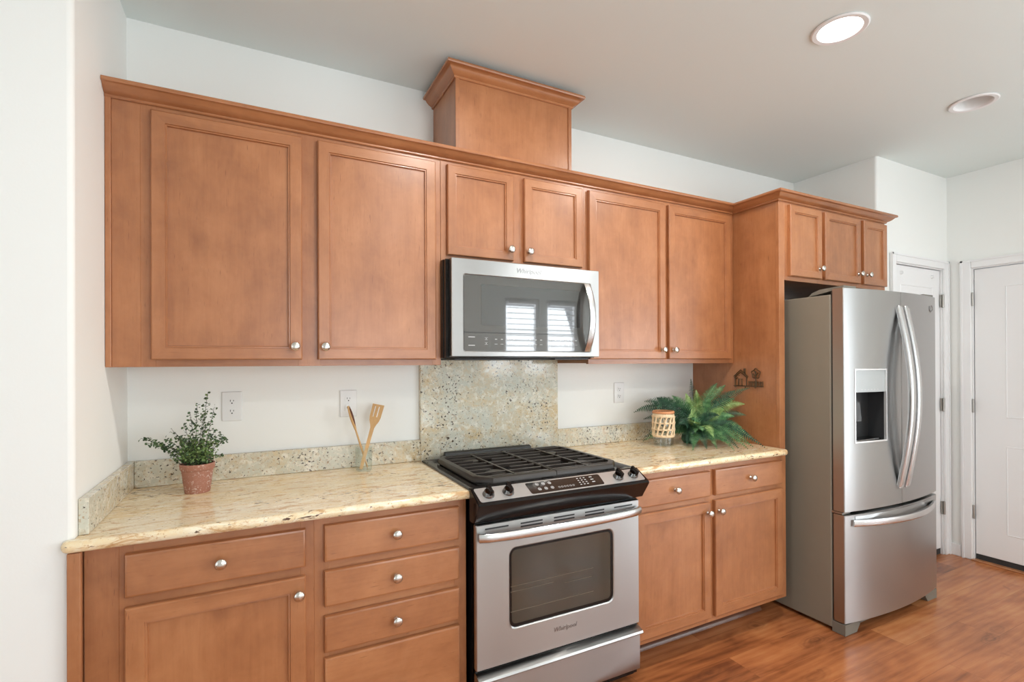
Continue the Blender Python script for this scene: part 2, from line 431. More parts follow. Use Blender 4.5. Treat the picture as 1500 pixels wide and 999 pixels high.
def window(n, axis, hole, plane, blinds=True):
    a0, a1, z0, z1 = hole; sgn = 1
    def bx(bm, a, b, d0, d1, c, e, bev=0):
        return box(bm, a, b, plane+d0, plane+d1, c, e, bev) if axis == 'y' else box(bm, plane+d0, plane+d1, a, b, c, e, bev)
    bm = B(); w = .045
    bx(bm, a0, a1, -.03, .03, z0, z0+w, .004); bx(bm, a0, a1, -.03, .03, z1-w, z1, .004)
    bx(bm, a0, a0+w, -.03, .03, z0+w, z1-w, .004); bx(bm, a1-w, a1, -.03, .03, z0+w, z1-w, .004)
    if not blinds: bx(bm, (a0+a1)/2-.02, (a0+a1)/2+.02, -.025, .025, z0+w, z1-w, .004)
    root = struct('window_%d' % n, bm, M_TRIM)
    struct('window_pane', bx(B(), a0+w, a1-w, -.004, .004, z0+w, z1-w), M_PANE, root)
    if blinds:
        bm = B(); z = z0+.07
        inn = .055 if (axis == 'y') else -.055
        while z < z1-.08:
            bx(bm, a0+.05, a1-.05, inn-.022, inn+.022, z, z+.013); z += .078
        bx(bm, a0+.05, a1-.05, inn-.025, inn+.025, z1-.08, z1-.045)
        for k in (.2, .8):
            aa = a0+(a1-a0)*k; bx(bm, aa-.001, aa+.001, inn-.023, inn-.021, z0+.06, z1-.06)
        struct('blind_slats', bm, M_TRIM, root)
window(1, 'y', WN1, YB-.06); window(2, 'y', WN2, YB-.06); window(3, 'y', WN3, YB-.06, False)
window(4, 'x', SL, XE+.06, False); window(5, 'x', SW, XW-.06, False)

def house_door(name, axis, hole, face, into, panels):
    """leaf set back in the opening; face = wall face coordinate, into = sign going into the wall"""
    a0, a1, z0, z1 = hole; lf = face+into*.012
    bm = B(); g = .004
    def bx(bm, a, b, d0, d1, c, e, **k):
        return box(bm, a, b, d0, d1, c, e, **k) if axis == 'y' else box(bm, d0, d1, a, b, c, e, **k)
    # leaf with raised panels: grid of strips plus panel inserts
    As = sorted({a0+g, a1-g, *[p[0] for p in panels], *[p[1] for p in panels]}); zb = z0+.045
    Zs = sorted({zb, z1-g, *[p[2] for p in panels], *[p[3] for p in panels]})
    for i in range(len(As)-1):
        for j in range(len(Zs)-1):
            ca, cz = (As[i]+As[i+1])/2, (Zs[j]+Zs[j+1])/2
            if any(p[0] < ca < p[1] and p[2] < cz < p[3] for p in panels): continue
            f = bm.faces.new([bm.verts.new((a, lf, c) if axis == 'y' else (lf, a, c)) for a, c in ((As[i], Zs[j]), (As[i+1], Zs[j]), (As[i+1], Zs[j+1]), (As[i], Zs[j+1]))])
    for p in panels:
        rings_panel(bm, p[0], p[1], p[2], p[3], [(0, lf), (.005, lf-into*.003), (.016, lf+into*.014), (.028, lf+into*.0145), (.055, lf+into*.004)], 0, 0, 0, axis)
    bx(bm, a0+g, a1-g, lf+into*.012, lf+into*.04, zb, z1-g)
    for aa in (a0+g, a1-g-.001): bx(bm, aa, aa+.001, lf, lf+into*.012, zb, z1-g)
    bx(bm, a0+g, a1-g, lf, lf+into*.012, z1-g-.001, z1-g); bx(bm, a0+g, a1-g, lf, lf+into*.012, zb, zb+.001)
    root = struct(name, bm, M_TRIM)
    bx2 = B(); bx(bx2, a0+g, a1-g, lf+into*.004, lf+into*.03, z0+.002, zb)
    struct('door_sweep', bx2, M_SLOT, root)
    # casing
    bm = B(); cw = .062
    def cas(aa, ab, za, zb_):
        bx(bm, aa, ab, face, face-into*.017, za, zb_, bev=.005, seg=2)
    cas(a0-cw, a0-.006, 0, z1+.062); cas(a1+.006, a1+cw, 0, z1+.062); cas(a0-.006, a1+.006, z1+.006, z1+.062)
    bx(bm, a0-cw, a0-cw+.012, face-into*.017, face-into*.022, 0, z1+.062); bx(bm, a1+cw-.012, a1+cw, face-into*.017, face-into*.022, 0, z1+.062)
    bx(bm, a0-cw, a1+cw, face-into*.017, face-into*.022, z1+.05, z1+.062)
    bx(bm, a0-.006, a0, face, face+into*.11, 0, z1); bx(bm, a1, a1+.006, face, face+into*.11, 0, z1)
    bx(bm, a0-.006, a1+.006, face, face+into*.11, z1, z1+.006)
    struct('door_casing', bm, M_TRIM, root)
    return root
def hinge(root, axis, a, face, into, z):
    bm = B()
    if axis == 'y':
        lathe(bm, [(.0055, -.047), (.0065, -.045), (.0065, .045), (.0055, .047)], (a, face-into*.006, z), seg=10)
        box(bm, a-.016, a+.0, face-into*.001, face+into*.008, z-.045, z+.045)
    else:
        lathe(bm, [(.0055, -.047), (.0065, -.045), (.0065, .045), (.0055, .047)], (face-into*.006, a, z), seg=10)
        box(bm, face-into*.001, face+into*.008, a-.0, a+.016, z-.045, z+.045)
    struct('door_hinge', bm, M_HINGE, root)
d1 = house_door('door_1', 'y', D1, YR, 1, [(4.27, 4.70, 1.10, 1.90), (4.27, 4.70, .22, .93)])
d2 = house_door('door_2', 'x', D2, XE, 1, [(-1.065, -.865, 1.0, 1.885), (-1.365, -1.165, 1.0, 1.885), (-1.065, -.865, .215, .81), (-1.365, -1.165, .215, .81)])
for z in (1.81, 1.07, .335):
    hinge(d1, 'y', 4.803, YR, 1, z); hinge(d2, 'x', -.700, XE, 1, z)
bm = B()
for px in (4.283, 4.685): lathe(bm, [(.013, 0), (.013, -.004), (.008, -.012), (.010, -.016), (.004, -.018)], (px, YR+.012, 1.975), 'y', 12)
struct('door_hook', bm, M_TRIM, d1)
# black hollow below door_2 and the oak threshold
struct('trim_1', box(B(), XE-.028, XE+.1, -1.53, -.69, .0, .008, .003, 1), M_WX)
bm = B(); box(bm, XE-.014, XE, YR-.0, -.634, 0, .083, .003, 2)
struct('baseboard_right', bm, M_TRIM)
bm = B(); box(bm, XR+.02, 4.112, YR-.014, YR, 0, .083, .003, 2)
struct('baseboard_pantry', bm, M_TRIM)
bm = B(); box(bm, XW, -.02, -.618-.014, -.618, 0, .083, .003, 2)
struct('baseboard_left', bm, M_TRIM)
bm = B(); box(bm, XE-.014, XE, -2.69, -1.60, 0, .083, .003, 2)
struct('baseboard_side', bm, M_TRIM)

solo('bounce_rug', box(B(), -1.9, 4.3, -4.6, -2.55, 0, .014, .005, 2), paint('cream_bounce', (.72, .72, .70, 1), .95, .4), 'unseen cream rug added behind the camera to bounce neutral light', 'rug', (1.2, -3.6, 0))  # pale surface added out of view, sends neutral bounce to the ceiling
# ------------------------------------------------------------------ recessed ceiling lamps
def downlight(cx, cy, lit, label, group=None):
    t = thing('recessed_downlight', label, 'ceiling light', (cx, cy, H), group)
    bm = lathe(B(), [(.076, .004), (.097, -.001), (.099, -.004), (.094, -.008), (.078, -.007), (.072, .0), (.0715, .004)], (cx, cy, H), seg=48, cap=False)
    part('trim_ring', bm, M_TRIM, t)
    bm = lathe(B(), [(.0715, .003), (.062, .05), (.052, .085)], (cx, cy, H), seg=48, cap=False)
    part('reflector_cone', bm, M_TRIM if lit else M_PLATE, t)
    if lit:
        part('lamp_lens', lathe(B(), [(.071, .004), (.069, -.003), (.05, -.006), (.01, -.007)], (cx, cy, H), seg=40), M_LENS, t)
        l = bpy.data.lights.new('downlight_glow', 'AREA'); l.shape = 'DISK'; l.size = .13; l.energy = CAN_W; l.color = (1, .94, .87)
        o = bpy.data.objects.new('downlight_glow', l); COL.objects.link(o); o.parent = t; o.location = (0, 0, -.012)
    else:
        part('lamp_lens', lathe(B(), [(.054, .083), (.05, .07), (.03, .063), (.005, .061)], (cx, cy, H), seg=40), M_PLATE, t)
for i, (cx, cy) in enumerate(CANS):
    if i == 0: downlight(cx, cy, True, 'white recessed downlight glowing brightly in the ceiling')
    elif i == 1: downlight(cx, cy, False, 'white recessed downlight, switched off, near the right of the ceiling')
    else: downlight(cx, cy, True, 'unseen glowing recessed downlight outside the frame of the photo', 'downlights outside the view')

# ------------------------------------------------------------------ cabinetry
def knob_mesh():
    return lathe(B(), [(.009, 0), (.0085, -.003), (.0055, -.006), (.0055, -.013), (.010, -.017), (.0155, -.021), (.0165, -.0245), (.0145, -.028), (.008, -.0305), (.002, -.031)], (0, 0, 0), 'y', 20)
KNOB = finish(knob_mesh(), M_NICKEL, 'knob', 60)
def knob(parent, x, y, z):
    o = bpy.data.objects.new('knob', KNOB); COL.objects.link(o); o.parent = parent
    o.location = Vector((x, y, z))-ORG[parent.name]; o['label'] = 'brushed nickel knob'
def cab_door(root, x0, x1, z0, z1, yb, kx=None, kz=None, w=.05):
    yf = yb-.020
    bm = rings_panel(B(), x0, x1, z0, z1, [(0, yb), (0, yf+.004), (.0012, yf+.0015), (.004, yf), (w-.010, yf), (w-.0085, yf+.004), (w-.004, yf+.0035), (w-.0025, yf+.011), (w, yf+.0115)])
    d = part('door', bm, WOOD, root)
    if kx is not None: knob(d, kx, yf, kz)
    return d
def drawer(root, x0, x1, z0, z1, yb, kn=True):
    yf = yb-.020
    bm = rings_panel(B(), x0, x1, z0, z1, [(0, yb), (0, yf+.006), (.002, yf+.002), (.007, yf)], 1, 1, 1)
    d = part('drawer', bm, WOOD, root)
    if kn: knob(d, (x0+x1)/2, yf, (z0+z1)/2)
    return d
def face_frame(root, x0, x1, z0, z1, yf, stiles, rails, th=.019):
    """stiles: (xa, xb) full height; rails: (xa, xb, za, zb)"""
    bm = B()
    for a, b in stiles: box(bm, a, b, yf, yf+th, z0, z1, .0008, 1, 0)
    for a, b, c, d in rails: box(bm, a, b, yf+.0004, yf+th, c, d, 0, 1, 1)
    return part('face_frame', bm, WOOD, root)

ZB, ZT, YU = 1.376, 2.262, -.31
# left pair
r = thing('wall_cabinet', 'two-door maple wall cabinet at the left, above the potted plant', 'cabinet', (.57, -.15, ZB), 'maple wall cabinets')
part('carcass', box(B(), .001, 1.133, -.291, -.001, ZB+.004, ZT-.002), WOOD, r)
face_frame(r, 0, 1.135, ZB, ZT, YU, [(.017, .094), (.094, .136), (.575, .655), (1.096, 1.135)],
           [(.136, .575, ZB, ZB+.04), (.655, 1.096, ZB, ZB+.04), (.136, .575, ZT-.045, ZT), (.655, 1.096, ZT-.045, ZT)])
part('scribe_strip', box(B(), .001, .017, YU-.006, YU+.01, ZB, ZT-.01, .002, 2), WOOD, r)
cab_door(r, .124, .588, 1.400, 2.232, YU, .563, 1.449)
cab_door(r, .644, 1.109, 1.400, 2.232, YU, .668, 1.449)
# above the microwave
r = thing('wall_cabinet', 'short two-door maple wall cabinet directly above the microwave', 'cabinet', (1.515, -.15, 1.822), 'maple wall cabinets')
part('carcass', box(B(), 1.137, 1.872, -.291, -.001, 1.826, ZT-.002), WOOD, r)
face_frame(r, 1.135, 1.874, 1.822, ZT, YU, [(1.136, 1.174), (1.465, 1.545), (1.842, 1.874)],
           [(1.174, 1.465, 1.822, 1.862), (1.545, 1.842, 1.822, 1.862), (1.174, 1.465, ZT-.045, ZT), (1.545, 1.842, ZT-.045, ZT)])
cab_door(r, 1.161, 1.477, 1.846, 2.232, YU, 1.456, 1.893, .046)
cab_door(r, 1.533, 1.854, 1.846, 2.232, YU, 1.553, 1.893, .046)
# right pair
r = thing('wall_cabinet', 'two-door maple wall cabinet between microwave and refrigerator, above the fern', 'cabinet', (2.4, -.15, ZB), 'maple wall cabinets')
part('carcass', box(B(), 1.899, 2.935, -.291, -.001, ZB+.004, ZT-.002), WOOD, r)
face_frame(r, 1.876, 2.937, ZB, ZT, YU, [(1.8985, 1.915), (2.370, 2.440), (2.89, 2.937)],
           [(1.915, 2.370, ZB, ZB+.04), (2.440, 2.89, ZB, ZB+.04), (1.915, 2.370, ZT-.045, ZT), (2.440, 2.89, ZT-.045, ZT)])
part('filler_strip', box(B(), 1.8745, 1.8983, YU, YU+.019, 1.822, ZT), WOOD, r)
cab_door(r, 1.895, 2.393, 1.400, 2.232, YU, 2.366, 1.449)
cab_door(r, 2.418, 2.899, 1.400, 2.232, YU, 2.446, 1.449)
# over the refrigerator
FF = -.600
r = thing('refrigerator_top_cabinet', 'deep three-door maple cabinet mounted over the refrigerator', 'cabinet', (3.46, -.3, 1.826), 'maple wall cabinets')
part('carcass', box(B(), 2.9615, 3.968, FF+.02, -.001, 1.84, ZT-.002), WOOD, r)
face_frame(r, 2.985, 3.970, 1.826, ZT, FF, [(2.986, 3.040), (3.275, 3.345), (3.66, 3.73), (3.935, 3.970)],
           [(3.04, 3.275, 1.826, 1.866), (3.345, 3.66, 1.826, 1.866), (3.73, 3.935, 1.826, 1.866), (3.04, 3.275, ZT-.045, ZT), (3.345, 3.66, ZT-.045, ZT), (3.73, 3.935, ZT-.045, ZT)])
cab_door(r, 3.014, 3.292, 1.849, 2.236, FF, 3.266, 1.905, .046)
cab_door(r, 3.325, 3.674, 1.849, 2.236, FF, 3.648, 1.905, .046)
cab_door(r, 3.711, 3.962, 1.849, 2.236, FF, 3.738, 1.905, .046)
# tall end panel beside the refrigerator
r = thing('refrigerator_end_panel', 'tall maple end panel between the counter and the refrigerator', 'panel', (2.955, -.3, 0))
bm = prism(B(), [(-.001, 0), (-.46, 0), (-.46, .12), (-.581, .12), (-.581, ZT-.003), (-.001, ZT-.003)], 'x', 2.940, 2.960)
b2 = B(); prism(b2, [(-.001, 0), (-.46, 0), (-.46, .12), (-.581, .12), (-.581, ZT-.003), (-.001, ZT-.003)], 'x', 2.9402, 2.960)
part('side_panel', b2, WOOD, r)
part('front_stile', box(B(), 2.9402, 2.9855, FF, -.5812, .12, ZT, .0008, 1), WOOD, r)
# crown moulding
CP = [(.0005, 2.250), (.006, 2.250), (.009, 2.253), (.009, 2.258), (.013, 2.260), (.020, 2.263), (.030, 2.270), (.038, 2.279), (.042, 2.283), (.050, 2.284), (.052, 2.288), (.050, 2.297), (.0005, 2.297)]
bm = sweep(B(), [(.001, YU), (2.937, YU), (2.937, FF), (3.971, FF), (3.971, YR-.002)], CP, mats=[1, 2, 1, 2])
solo('crown_moulding', bm, WOOD, 'stepped maple crown moulding along the tops of the wall cabinets', 'moulding', (1.5, -.31, 2.25))
# boxed hood cover
r = thing('hood_cover', 'tall maple box with crown rising above the microwave cabinet', 'hood cover', (1.505, -.15, 2.30))
HX0, HX1 = 1.207, 1.802
part('box_panels', box(B(), HX0, HX1, -.306, -.001, ZT, 2.66), WOOD, r)
for hxa in (HX0-.002, HX1-.016): part('corner_strip', box(B(), hxa, hxa+.018, -.312, -.29, 2.298, 2.64, .001, 1), WOOD, r)
CH = [(d, z+.367) for d, z in [(-.004, 2.252), (.006, 2.252), (.009, 2.255), (.009, 2.261), (.014, 2.264), (.024, 2.270), (.033, 2.279), (.038, 2.287), (.042, 2.289), (.051, 2.290), (.053, 2.295), (.050, 2.304), (-.004, 2.304)]]
part('crown', sweep(B(), [(HX0, -.001), (HX0, -.306), (HX1, -.306), (HX1, -.001)], CH, mats=[2, 1, 2]), WOOD, r)

# base cabinets
YF, ZK, ZD = -.61, .105, .886
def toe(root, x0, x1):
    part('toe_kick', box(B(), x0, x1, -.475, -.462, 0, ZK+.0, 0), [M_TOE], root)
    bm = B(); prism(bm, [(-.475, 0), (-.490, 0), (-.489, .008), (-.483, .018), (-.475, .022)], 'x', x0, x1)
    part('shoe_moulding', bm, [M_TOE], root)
r = thing('base_cabinet', 'maple base cabinet with one drawer over one door, under the left counter end', 'cabinet', (.3, -.3, 0), 'maple base cabinets')
part('carcass', box(B(), .001, .599, -.591, -.001, ZK, ZD), WOOD, r)
face_frame(r, 0, .60, ZK, ZD, YF, [(.018, .094), (.094, .128), (.560, .6)], [(.128, .56, ZD-.04, ZD), (.128, .56, .705, .745), (.128, .56, ZK, ZK+.04)])
part('scribe_strip', box(B(), -.012, .018, -.637, -.6195, ZK-.05, ZD-.001, .003, 2), WOOD, r)
drawer(r, .109, .574, .738, .859, YF)
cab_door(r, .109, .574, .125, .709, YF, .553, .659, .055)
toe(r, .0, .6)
r = thing('base_cabinet', 'maple base cabinet with a stack of four drawers, left of the range', 'cabinet', (.86, -.3, 0), 'maple base cabinets')
part('carcass', box(B(), .601, 1.125, -.591, -.001, ZK, ZD), WOOD, r)
face_frame(r, .60, 1.127, ZK, ZD, YF, [(.6, .645), (1.08, 1.127)], [(.645, 1.08, a, b) for a, b in ((ZD-.04, ZD), (.71, .743), (.563, .596), (.425, .448), (ZK, ZK+.04))])
for a, b in ((.741, .861), (.595, .712), (.447, .565), (.125, .429)): drawer(r, .630, 1.094, a, b, YF)
toe(r, .6, 1.127)
r = thing('base_cabinet', 'maple base cabinet with two drawers over two doors, right of the range', 'cabinet', (2.43, -.3, 0), 'maple base cabinets')
part('carcass', box(B(), 1.909, 2.938, -.591, -.001, ZK+.015, ZD), WOOD, r)
face_frame(r, 1.907, 2.972, .12, ZD, -.6105, [(1.907, 1.95), (2.365, 2.435), (2.90, 2.972)],
           [(x0, x1, a, b) for x0, x1 in ((1.95, 2.365), (2.435, 2.90)) for a, b in ((ZD-.04, ZD), (.705, .745), (.12, .16))], th=.0095)
drawer(r, 1.921, 2.385, .735, .857, -.6105); drawer(r, 2.418, 2.919, .735, .860, -.6105)
cab_door(r, 1.925, 2.385, .148, .708, -.6105, 2.362, .66, .055); cab_door(r, 2.416, 2.921, .148, .712, -.6105, 2.440, .66, .055)
toe(r, 1.907, 2.935)

# ------------------------------------------------------------------ stone
ZC = .918
NOSE = [(0, ZC-.031)]+[(.0135*math.cos(a)**.8 if abs(a) < PI/2 else 0, ZC-.0155+.0155*math.sin(a)) for a in [-PI/2+PI*k/10 for k in range(1, 10)]]+[(0, ZC)]
def arc(cx, cy, r_, a0, a1, n=5): return [(cx+r_*math.cos(math.radians(a0+(a1-a0)*k/n)), cy+r_*math.sin(math.radians(a0+(a1-a0)*k/n))) for k in range(n+1)]
def slab(outline, path):
    bm = B(); prism(bm, outline, 'z', ZC-.031, ZC)
    return sweep(bm, path, NOSE)
pl = [(-.012, -.6195)]+arc(-.004, -.6265, .008, 180, 270)+[(1.131, -.6345)]
pr_ = [(1.903, -.6345)]+arc(2.930, -.6265, .008, 270, 360)+[(2.938, -.606)]
solo('countertop', slab([(.001, -.001), (1.131, -.001)]+pl[::-1]+[(.001, -.6195)], pl),
     M_GT, 'cream granite countertop left of the range, carrying the potted plant', 'countertop', (.56, -.32, ZC-.031), 'granite countertops')
solo('countertop', slab([(1.903, -.001)]+pr_+[(2.938, -.001)], pr_),
     M_GT, 'cream granite countertop right of the range, carrying the fern', 'countertop', (2.42, -.32, ZC-.031), 'granite countertops')
def stone(x0, x1, y0, y1, z0, z1, label):
    solo('backsplash', box(B(), x0, x1, y0, y1, z0, z1, .0015, 1), M_GS, label, 'backsplash', ((x0+x1)/2, (y0+y1)/2, z0), 'granite backsplash strips')
ZS = 1.018
stone(.001, .024, -.590, -.001, ZC+.0005, ZS, 'low granite splash strip running along the left side wall')
stone(.0245, 1.130, -.023, -.001, ZC+.0005, ZS, 'low speckled granite backsplash strip behind the plant and utensil jar')
stone(1.900, 2.9395, -.023, -.001, ZC+.0005, ZS, 'low granite backsplash strip behind the fern, right of the range')
stone(1.1305, 1.8995, -.025, -.001, ZC-.02, 1.408, 'tall speckled granite backsplash panel between range and microwave')

# ------------------------------------------------------------------ microwave
r = thing('microwave', 'stainless steel over-the-range microwave under the short cabinet', 'microwave', (1.523, -.2, 1.405))
MX0, MX1, MZ0, MZ1, MY = 1.150, 1.8965, 1.411, 1.8205, -.402
bm = box(B(), 1.1345, 1.8945, -.340, -.026, 1.404, 1.821, .003, 2); box(bm, 1.138, 1.892, -.365, -.340, 1.407, 1.819)
part('body', bm, M_BLACK, r)
bm = B(); box(bm, 1.20, 1.87, -.30, -.06, 1.3965, 1.4045, .002, 1); box(bm, 1.69, 1.88, -.335, -.305, 1.398, 1.405)
part('underside_panel', bm, M_DARK, r)
# door frame as nested rings so that the glass sits in it
bm = B(); gx0, gx1, gz0, gz1 = 1.204, 1.848, 1.434, 1.755
def rrect(x0, x1, z0, z1, rad, n=5):
    out = []
    for cx, cz, a0 in ((x1-rad, z0+rad, -PI/2), (x1-rad, z1-rad, 0), (x0+rad, z1-rad, PI/2), (x0+rad, z0+rad, PI)):
        for k in range(n+1):
            a = a0+PI/2*k/n; out.append((cx+rad*math.cos(a), cz+rad*math.sin(a)))
    return out
def loops(bm, ls, fill_last=True, fill_first=False, mats=None):
    """ls: list of (points2d, y)"""
    V = [[bm.verts.new((a, y, c)) for a, c in pts] for pts, y in ls]; n = len(V[0])
    for i, (A, C) in enumerate(zip(V, V[1:])):
        for k in range(n):
            f = bm.faces.new((A[k], A[(k+1) % n], C[(k+1) % n], C[k]))
            if mats: f.material_index = mats[i]
    if fill_last: 
        f = bm.faces.new(V[-1])
        if mats: f.material_index = mats[-1]
    if fill_first: bm.faces.new(V[0][::-1])
    return bm
loops(bm, [(rrect(MX0, MX1, MZ0, MZ1, .003), -.366), (rrect(MX0, MX1, MZ0, MZ1, .003), MY+.003), (rrect(MX0+.002, MX1-.002, MZ0+.002, MZ1-.002, .003), MY),
           (rrect(gx0-.003, gx1+.003, gz0-.003, gz1+.003, .010), MY), (rrect(gx0, gx1, gz0, gz1, .009), MY+.003), (rrect(gx0, gx1, gz0, gz1, .009), MY+.008)], True, True)
d = part('door', bm, M_STEEL, r)
bm = loops(B(), [(rrect(gx0+.001, gx1-.001, gz0+.080, gz1-.001, .008), MY+.0075), (rrect(gx0+.001, gx1-.001, gz0+.080, gz1-.001, .008), MY+.004)])
part('glass_window', bm, M_MWG, d)
bm = loops(B(), [(rrect(gx0+.001, gx1-.001, gz0+.001, gz0+.0775, .008), MY+.0075), (rrect(gx0+.001, gx1-.001, gz0+.001, gz0+.0775, .008), MY+.004)])
part('control_strip', bm, M_MWG, d)
bm = loops(B(), [(rrect(1.285, 1.79, 1.545, 1.718, .004), MY+.0039), (rrect(1.285, 1.79, 1.545, 1.718, .004), MY+.0033)])
part('viewing_screen', bm, glassy('screened_glass', (.035, .034, .032, 1), .03, 2.1), d)
def dash(x, z, w, h, y=MY+.0035): part('key_marking', box(B(), x, x+w, y-.0006, y, z, z+h), M_PRINT, d)
dash(1.225, 1.492, .030, .003); dash(1.225, 1.457, .030, .003)
for x, z in ((1.300, 1.482), (1.300, 1.462)):
    dash(x, z, .014, .001); dash(x, z+.009, .014, .001); dash(x+.005, z+.003, .004, .004)
for k in range(9):
    if 4 <= k <= 5: continue
    dash(1.348+k*.028, 1.484, .010, .003); dash(1.346+k*.028, 1.464, .014, .0015)
for k in range(6): dash(1.62+k*.028, 1.484, .010, .003); dash(1.62+k*.028, 1.464, .012, .0015)
bm = text('Whirlpool', .030, .0006); part('logo', moved(bm, (1.512, MY-.0006, 1.788)), M_LOGO, d)
part('glass_backing', loops(B(), [(rrect(gx0+.0005, gx1-.0005, gz0+.0005, gz1-.0005, .009), MY+.0079), (rrect(gx0+.0005, gx1-.0005, gz0+.0005, gz1-.0005, .009), MY+.0077)]), M_DARK, d)
# bowed flat handle
hp = []
for k in range(17):
    u = k/16; s = math.sin(PI*u); hp.append((1.822, MY-.004-.048*s**.8, 1.752-(1.752-1.437)*u))
bm = tube(B(), hp, 1, 12, 0, (.0165, .005, (0, -1, 0), .45)); part('handle', bm, M_STEELH, d)

# ------------------------------------------------------------------ range
r = thing('gas_range', 'stainless steel slide-in gas range with black cooktop', 'range', (1.517, -.35, 0))
RX0, RX1 = 1.137, 1.897
bm = box(B(), RX0+.003, RX1-.003, -.640, -.03, .03, .915)
box(bm, RX0+.01, RX1-.01, -.55, -.1, 0, .03); box(bm, RX0+.004, RX1-.004, -.655, -.64, .06, .80)
part('body', bm, M_BLACK, r)
# cooktop with raised rim
bm = B(); CX0, CX1, CY0, CY1 = 1.126, 1.908, -.648, -.050
def zrect(x0, x1, y0, y1, rad, z, n=4): return [(a, b, z) for a, b in rrect(x0, x1, y0, y1, rad, n)]
def zloops(bm, L):
    V = [[bm.verts.new(p) for p in l] for l in L]; n = len(V[0])
    for A, C in zip(V, V[1:]):
        for k in range(n): bm.faces.new((A[k], A[(k+1) % n], C[(k+1) % n], C[k]))
    bm.faces.new(V[-1]); bm.faces.new(V[0][::-1]); return bm
zloops(bm, [zrect(CX0, CX1, CY0, CY1, .006, ZC+.001), zrect(CX0, CX1, CY0, CY1, .006, ZC+.006), zrect(CX0+.003, CX1-.003, CY0+.003, CY1-.003, .006, ZC+.0085),
            zrect(CX0+.035, CX1-.035, CY0+.012, CY1-.02, .03, ZC+.0085), zrect(CX0+.05, CX1-.05, CY0+.025, CY1-.035, .03, ZC-.002)])
ct = part('cooktop', bm, M_BLACK, r)
# rear vent trim
bm = B(); prism(bm, [(-.052, ZC+.008), (-.052, ZC+.034), (-.060, ZC+.040), (-.080, ZC+.034), (-.088, ZC+.008)], 'x', 1.235, 1.70)
part('oven_vent', bm, M_DARK, ct)
# burners
for k, (bx_, by_, br_) in enumerate(((1.31, -.22, .040), (1.31, -.49, .048), (1.72, -.22, .044), (1.72, -.49, .052))):
    bm = lathe(B(), [(br_+.012, ZC-.002), (br_+.012, ZC+.006), (br_+.002, ZC+.012), (br_-.004, ZC+.014)], (bx_, by_, 0), seg=28)
    b_ = part('burner', bm, M_CHROME if k in (0, 1) else M_IRON, ct)
    part('burner_cap', lathe(B(), [(br_-.002, ZC+.0135), (br_, ZC+.016), (br_-.001, ZC+.021), (br_-.012, ZC+.0235), (.003, ZC+.024)], (bx_, by_, 0), seg=28), M_IRON, b_)
# two grates
def grate(x0, x1, side):
    zt, zb = ZC+.030, ZC+.009; bm = B(); ch = .055; w = .028
    y0, y1 = -.625, -.098
    if side == 'L': out = [(x1, y0), (x1, y1), (x0+ch*.6, y1), (x0, y1-ch), (x0, y0+ch*1.2), (x0+ch*1.1, y0)]
    else: out = [(x0, y0), (x1-ch*1.1, y0), (x1, y0+ch*1.2), (x1, y1-ch), (x1-ch*.6, y1), (x0, y1)]
    c = Vector(((x0+x1)/2, (y0+y1)/2))
    def inset(pts, d_edge, split_d):
        n = len(pts); res = []
        for i in range(n):
            p0, p1, p2 = Vector(pts[i-1]), Vector(pts[i]), Vector(pts[(i+1) % n])
            def ln(a, b):
                dd = (b-a).normalized(); nn = Vector((-dd.y, dd.x))
                if nn.dot(c-a) < 0: nn = -nn
                xs = x1 if side == 'L' else x0
                m = split_d if abs(a.x-xs) < 1e-6 and abs(b.x-xs) < 1e-6 else d_edge
                return a+nn*m, dd
            a, da = ln(p0, p1); b, db = ln(p1, p2)
            den = da.x*db.y-da.y*db.x; t_ = ((b.x-a.x)*db.y-(b.y-a.y)*db.x)/den
            q = a+da*t_; res.append((q.x, q.y))
        return res
    L = [([*out], zb), ([*out], zt-.010), (inset(out, .006, .001), zt-.001), (inset(out, .010, .002), zt), (inset(out, w, .007), zt), (inset(out, w, .007), zb+.006), (inset(out, w-.002, .007), zb)]
    V = [[bm.verts.new((a, b, z)) for a, b in pts] for pts, z in L]; n = len(out)
    for A, C in zip(V, V[1:]+[V[0]]):
        for k in range(n): bm.faces.new((A[k], A[(k+1) % n], C[(k+1) % n], C[k]))
    g = part('grate', bm, M_IRON, ct)
    bm = B(); xm = (x0+x1)/2
    for k in range(8):
        y = y0+w+.022+k*(y1-y0-2*w-.04)/7
        e0 = x0+(.008 if side == 'R' else w-.004); e1 = x1-(.008 if side == 'L' else w-.004)
        if k in (0, 7):
            if side == 'L': e0 += .012
            else: e1 -= .012
        if k in (2, 5):
            for a, b in ((e0, xm-.045), (xm+.045, e1)): box(bm, a, b, y-.004, y+.004, zt-.018, zt-.001, .0015, 1)
        else: box(bm, e0, e1, y-.004, y+.004, zt-.018, zt-.001, .0015, 1)
    part('cross_bars', bm, M_IRON, g)
    bm = B(); box(bm, xm-.005, xm+.005, y0+w-.004, y1-w+.004, zt-.02, zt+.0005, .0015, 1)
    part('centre_bar', bm, M_IRON, g)
grate(1.172, 1.5145, 'L'); grate(1.5165, 1.862, 'R')
